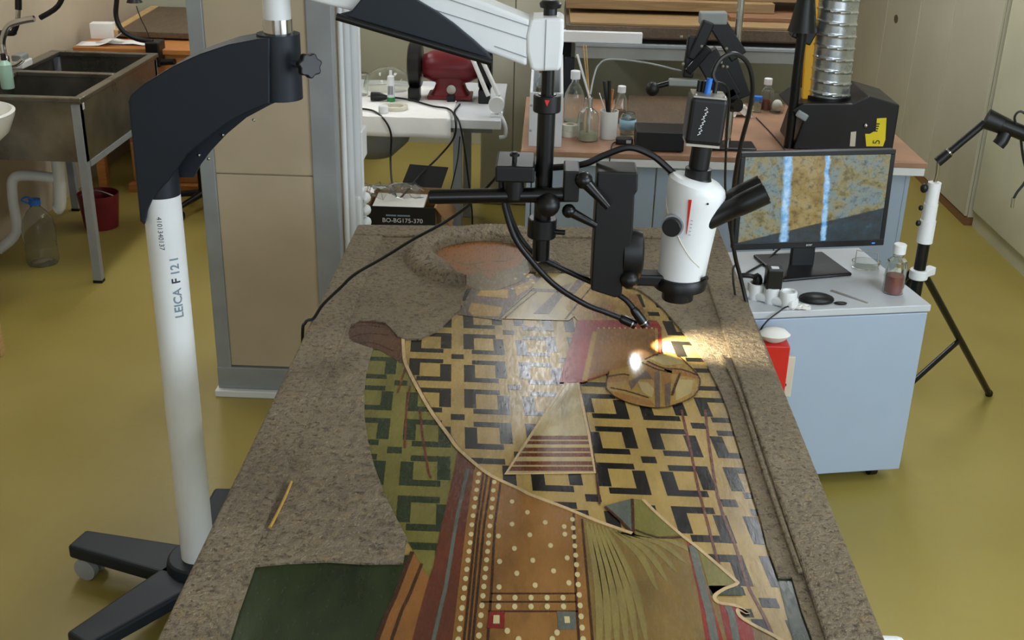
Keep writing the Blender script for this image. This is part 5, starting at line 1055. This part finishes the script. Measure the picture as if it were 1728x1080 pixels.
for xx in (sx0+.02, sx1-.022):
    for y_ in (sy0-.004, sy1-.03):
        l_ = MB().bx(xx-.02, xx+.022, y_, y_+.04, .012, szt-.03).build('leg', MAT['greymet'], sk, bev=.003); MB().bx(xx-.021, xx+.023, y_-.001, y_+.041, 0, .014).build('foot_cap', MAT['rubber'], l_)
MB().bx(sx1-.014, sx1+.004, sy0+.04, sy1-.04, szb-.03, szb-.001).build('side_rail', MAT['greymet'], sk)
MB().bx(sx1+.001, sx1+.003, sy0+.025, sy0+.045, szt-.06, szt-.03).build('white_tag', MAT['textwhite'], sk)
fc = thing('mixer_tap', (-2.60, 5.5, szt), 'chrome mixer tap on the sink back ledge', 'tap')
MB().lathe([(.03, 0), (.028, .012), (.02, .02), (.02, .10)], (-2.60, 5.5, szt), 18).build('body', MAT['chrome'], fc, smooth=True); MB().tube([(-2.60, 5.5, .99), (-2.60, 5.5, 1.07), (-2.56, 5.5, 1.14), (-2.50, 5.5, 1.165), (-2.43, 5.5, 1.18)], .015, 12, 5).build('spout', MAT['chrome'], fc, smooth=True); MB().tube([(-2.60, 5.48, .96), (-2.54, 5.47, .965), (-2.50, 5.47, .99)], .012, 10, 3).build('lever', MAT['chrome'], fc, smooth=True)
dsp = thing('soap_dish', (-2.635, 5.75, szt), 'white soap dish with grey sponge on the sink ledge', 'soap dish'); MB().bx(-2.668, -2.60, 5.68, 5.80, szt, szt+.035).build('dish', MAT['porcelain'], dsp, bev=.006); MB().bx(-2.66, -2.61, 5.69, 5.79, szt+.0345, szt+.065).build('sponge', MAT['rackgrey'], dsp, bev=.008)
MAT['mint'] = M('mint_soap', (170, 205, 185), .3, var=.03)
q = Y(8, 112, 5.25); sb_ = thing('soap_bottle', (q.x, 5.25, szt), 'pale green soap bottle on the sink at the picture edge', 'bottle'); MB().lathe([(.028, 0), (.03, .005), (.03, .11), (.014, .13)], (q.x, 5.25, szt), 18).build('body', MAT['mint'], sb_, smooth=True); MB().lathe([(.012, .128), (.012, .16)], (q.x, 5.25, szt), 12).build('pump', MAT['blackplast'], sb_, smooth=True)
# lamp arms above the sink
la = thing('swing_lamp', (-2.72, 5.6, 1.05), 'black and chrome swing lamp arm on the wall above the sink', 'lamp')
MB().bx(-2.779, -2.74, 5.55, 5.65, 1.02, 1.16).build('wall_plate', MAT['blackplast'], la, bev=.004); MB().tube([(-2.745, 5.6, 1.09), (-2.60, 5.6, 1.09), Y(24, 52, 5.6), Y(30, 36, 5.6)], .014, 10, 4).build('lower_arm', MAT['blackplast'], la, smooth=True)
MB().cyl(Y(30, 40, 5.6), Y(31, 15, 5.6), .012, n=12).build('chrome_link', MAT['chrome'], la, smooth=True); MB().cyl(Y(31, 16, 5.6), Y(31, -30, 5.6), .016, n=12).build('upper_arm', MAT['blackplast'], la, smooth=True)
MB().tube([Y(68, 30, 5.6), Y(98, 10, 5.6), Y(104, -20, 5.6), Y(60, -40, 5.6), Y(31, -30, 5.6)], .013, 10, 4).build('swing_arm', MAT['blackplast'], la, smooth=True)
# white washbasin at the frame edge
c = Vector((-2.50, 4.72, .72)); wbs = thing('washbasin', (c.x, c.y, 0), 'white ceramic pedestal washbasin in front of the steel sink', 'washbasin')
MB().lathe([(.07, 0), (.14, .03), (.22, .10), (.25, .17), (.255, .19), (.24, .195), (.20, .13), (.10, .06), (.001, .05)], c, 36, cap=False).build('bowl', MAT['porcelain'], wbs, smooth=True); MB().lathe([(.12, 0), (.10, .05), (.075, .3), (.08, .73)], (c.x-.13, c.y, 0), 24).build('pedestal', MAT['porcelain'], wbs, smooth=True)
# drain pipes
dp = thing('drain_pipe', (-2.45, 5.45, 0), 'white plastic drain pipes under the steel sink', 'pipe')
MB().tube([(-2.39, 5.45, .602), (-2.39, 5.45, .45), (-2.41, 5.45, .28), (-2.43, 5.45, .25)], .032, 12, 4).build('trap', MAT['whiteplast'], dp, smooth=True); MB().tube([(-2.40, 5.45, .41), (-2.55, 5.45, .42), (-2.625, 5.45, .40), (-2.645, 5.45, .30), (-2.655, 5.45, .12), (-2.74, 5.4, .035)], .026, 12, 5).build('waste_bend', MAT['whiteplast'], dp, smooth=True)
jg = thing('water_jug', (-2.485, 5.34, 0), 'clear plastic water jug with blue cap under the sink', 'jug')
c = Vector((-2.485, 5.34, 0)); R = .078
MB().lathe([(.001, .002), (R*.9, .002), (R, .02), (R, .09), (R*.94, .10), (R, .11), (R, .19), (R*.9, .23), (R*.55, .275), (R*.3, .295), (R*.3, .315)], c, 24, cap=False).build('bottle', MAT['clearplast'], jg, smooth=True, solid=.002)
MB().lathe([(.028, .308), (.028, .335)], c, 18).build('cap', MAT['bluelbl'], jg, smooth=True); MB().tube([c+Vector((-.03, 0, .31)), c+Vector((-.06, -.01, .33)), c+Vector((-.03, -.02, .35)), c+Vector((0, -.015, .335))], .005, 8, 3).build('carry_handle', MAT['bluelbl'], jg, smooth=True)
bk = thing('red_bucket', (-2.40, 5.92, 0), 'small dark red bucket under the sink', 'bucket'); MB().lathe([(.001, .002), (.09, .002), (.11, .19), (.106, .19), (.086, .006), (.001, .006)], (-2.40, 5.92, 0), 22, cap=False).build('pail', MAT['darkred'], bk, smooth=True); MB().tube([(-2.50, 5.92, .17), (-2.40, 5.90, .21), (-2.30, 5.92, .17)], .004, 6, 4).build('handle', MAT['steel'], bk)
stl = thing('wooden_stool', (-2.40, 4.12, 0), 'pale wooden stool at the left picture edge', 'stool')
MB().bx(-2.60, -2.19, 3.93, 4.32, .44, .47).build('seat', MAT['palewood'], stl, bev=.006)
for xx in (-2.575, -2.235):
    for y_ in (3.97, 4.27): MB().bx(xx-.02, xx+.02, y_-.02, y_+.02, 0, .441).build('leg', MAT['palewood'], stl, bev=.003)
# ================================================================= WOODEN BENCH BEHIND THE SINK
ob_ = thing('wooden_workbench', (-2.05, 7.1, 0), 'orange wooden workbench behind the steel sink', 'workbench')
ox0, ox1, oy0, oy1, ozt = -2.70, -1.35, 6.58, 7.75, .85
MB().bx(ox0, ox1, oy0-.02, oy1, ozt-.03, ozt).build('worktop', MAT['orangewood'], ob_, bev=.004); MB().bx(ox0+.02, ox1-.02, oy0+.01, oy0+.03, ozt-.20, ozt-.031).build('apron', MAT['orangewood'], ob_)
MB().bx(ox0+.25, -2.05, oy0+.03, oy1-.05, .05, ozt-.20).build('drawer_unit', MAT['orangewood'], ob_, bev=.004)
for zz in (.10, .32): 
    d_ = MB().bx(ox0+.26, -2.06, oy0+.01, oy0+.028, zz, zz+.19).build('drawer', MAT['orangewood'], ob_, bev=.003); MB().bx(-2.32, -2.18, oy0-.002, oy0+.012, zz+.07, zz+.11).build('handle', MAT['blackplast'], d_, bev=.003)
MB().bx(ox0+.24, -2.04, oy0-.04, oy0+.1, 0, .05).build('base_rail', MAT['orangewood'], ob_)
for xx in (ox0+.03, ox1-.07):
    for y_ in (oy0+.04, oy1-.07): MB().bx(xx, xx+.05, y_, y_+.05, 0, ozt-.03).build('leg', MAT['orangewood'], ob_)
pn = thing('framed_panel', (-2.1, 7.3, ozt), 'dark panel with pale wooden edge lying on the orange bench', 'panel')
zp = ozt+.012; A = [Z(200, 62, zp), Z(345, 67, zp), Z(345, 22, zp), Z(268, 20, zp)]
for p in A: p.y = min(p.y, 7.86)
MB().extr(A, (0, 0, .035)).build('board', MAT['darkboard'], pn, bev=.004)
MB().extr([A[0], A[3], A[3]-Vector((.05, 0, 0)), A[0]-Vector((.05, 0, 0))], (0, 0, .04)).build('wooden_edge', MAT['palewood'], pn, bev=.004)
MB().bx(-2.6, -2.0, 6.97, 7.6, ozt+.0005, zp).build('support_strip', MAT['palewood'], pn)
for i, (x, y, rz, lb) in enumerate(((170, 76, .1, 'white paper sheet curling over the bench front edge'), (215, 74, -.1, 'flat white paper strip on the bench before the dark panel'))):
    c = Z(x, y, ozt); rows = []
    for a_ in range(7):
        row = []
        for b_ in range(5):
            x_ = (a_/6-.5)*(.26 if i == 0 else .34); y_ = (b_/4-.5)*.14; row.append(c+Matrix.Rotation(rz, 3, 'Z') @ Vector((x_, y_+.02, .004+(.05*max(0, a_/6-.4)**2*4 if i == 0 else .004*math.sin(a_*2)+.004))))
        rows.append(row)
    MB().grid(rows).build('paper_sheet', MAT['paper'], solid=.0015, smooth=True, label=lb, cat='paper', group='papers on the orange bench')
c = Z(178, 66, ozt); MB().box(c+Vector((-.02, .03, .046)), (.13, .08, .09), .1).build('paper_carton', MAT['paper'], bev=.003, label='small open white carton on the orange bench', cat='carton')
bl = thing('clamp_lamp', Z(262, 78, ozt), 'black clamp lamp with bent cable arm on the orange bench edge', 'lamp')
q = Y(258, 80, 6.52); MB().bx(q.x-.04, q.x+.04, 6.50, 6.62, ozt-.09, ozt+.05).build('clamp', MAT['blackplast'], bl, bev=.008); MB().cyl((q.x+.05, 6.5, ozt-.06), (q.x+.13, 6.48, ozt-.05), .018, n=12).build('clamp_screw', MAT['blackplast'], bl, smooth=True)
MB().tube([Y(258, 70, 6.54), Y(232, 66, 6.54), Y(207, 52, 6.54), Y(196, 28, 6.54), Y(197, 0, 6.54), Y(200, -30, 6.54), Y(214, -45, 6.54), Y(226, -10, 6.54)], .014, 10, 6).build('bent_arm', MAT['blackplast'], bl, smooth=True)
MB().lathe([(.02, .05), (.03, .03), (.045, 0)], Y(227, 4, 6.54), 18).build('lamp_head', MAT['blackplast'], bl, smooth=True); MB().tube([Y(230, 10, 6.54), Y(238, 32, 6.54), Y(246, 48, 6.54), Y(254, 68, 6.54)], .003, 6, 3).build('thin_wire', MAT['blackplast'], bl)
st2 = thing('swivel_chair', (-1.93, 6.27, 0), 'black swivel chair base beside the orange bench', 'chair')
c = Vector((-1.93, 6.27, 0)); MB().cyl(c+Vector((0, 0, .08)), c+Vector((0, 0, .44)), .025, n=14).build('gas_lift', MAT['blackmet'], st2, smooth=True); MB().lathe([(.001, .44), (.19, .44), (.2, .46), (.19, .50), (.001, .51)], c, 26, cap=False).build('seat', MAT['blackplast'], st2, smooth=True)
for k in range(5):
    a_ = 2*math.pi*k/5+.6; d = Vector((math.cos(a_), math.sin(a_), 0)); e = c+d*.24
    MB().cyl(c+Vector((0, 0, .1)), e+Vector((0, 0, .075)), .02, .014, n=10).build('base_leg', MAT['blackplast'], st2, smooth=True); nn_ = Vector((-d.y, d.x, 0)); MB().cyl(e-nn_*.022+Vector((0, 0, .03)), e+nn_*.022+Vector((0, 0, .03)), .03, n=14).build('caster', MAT['blackplast'], st2, smooth=True)
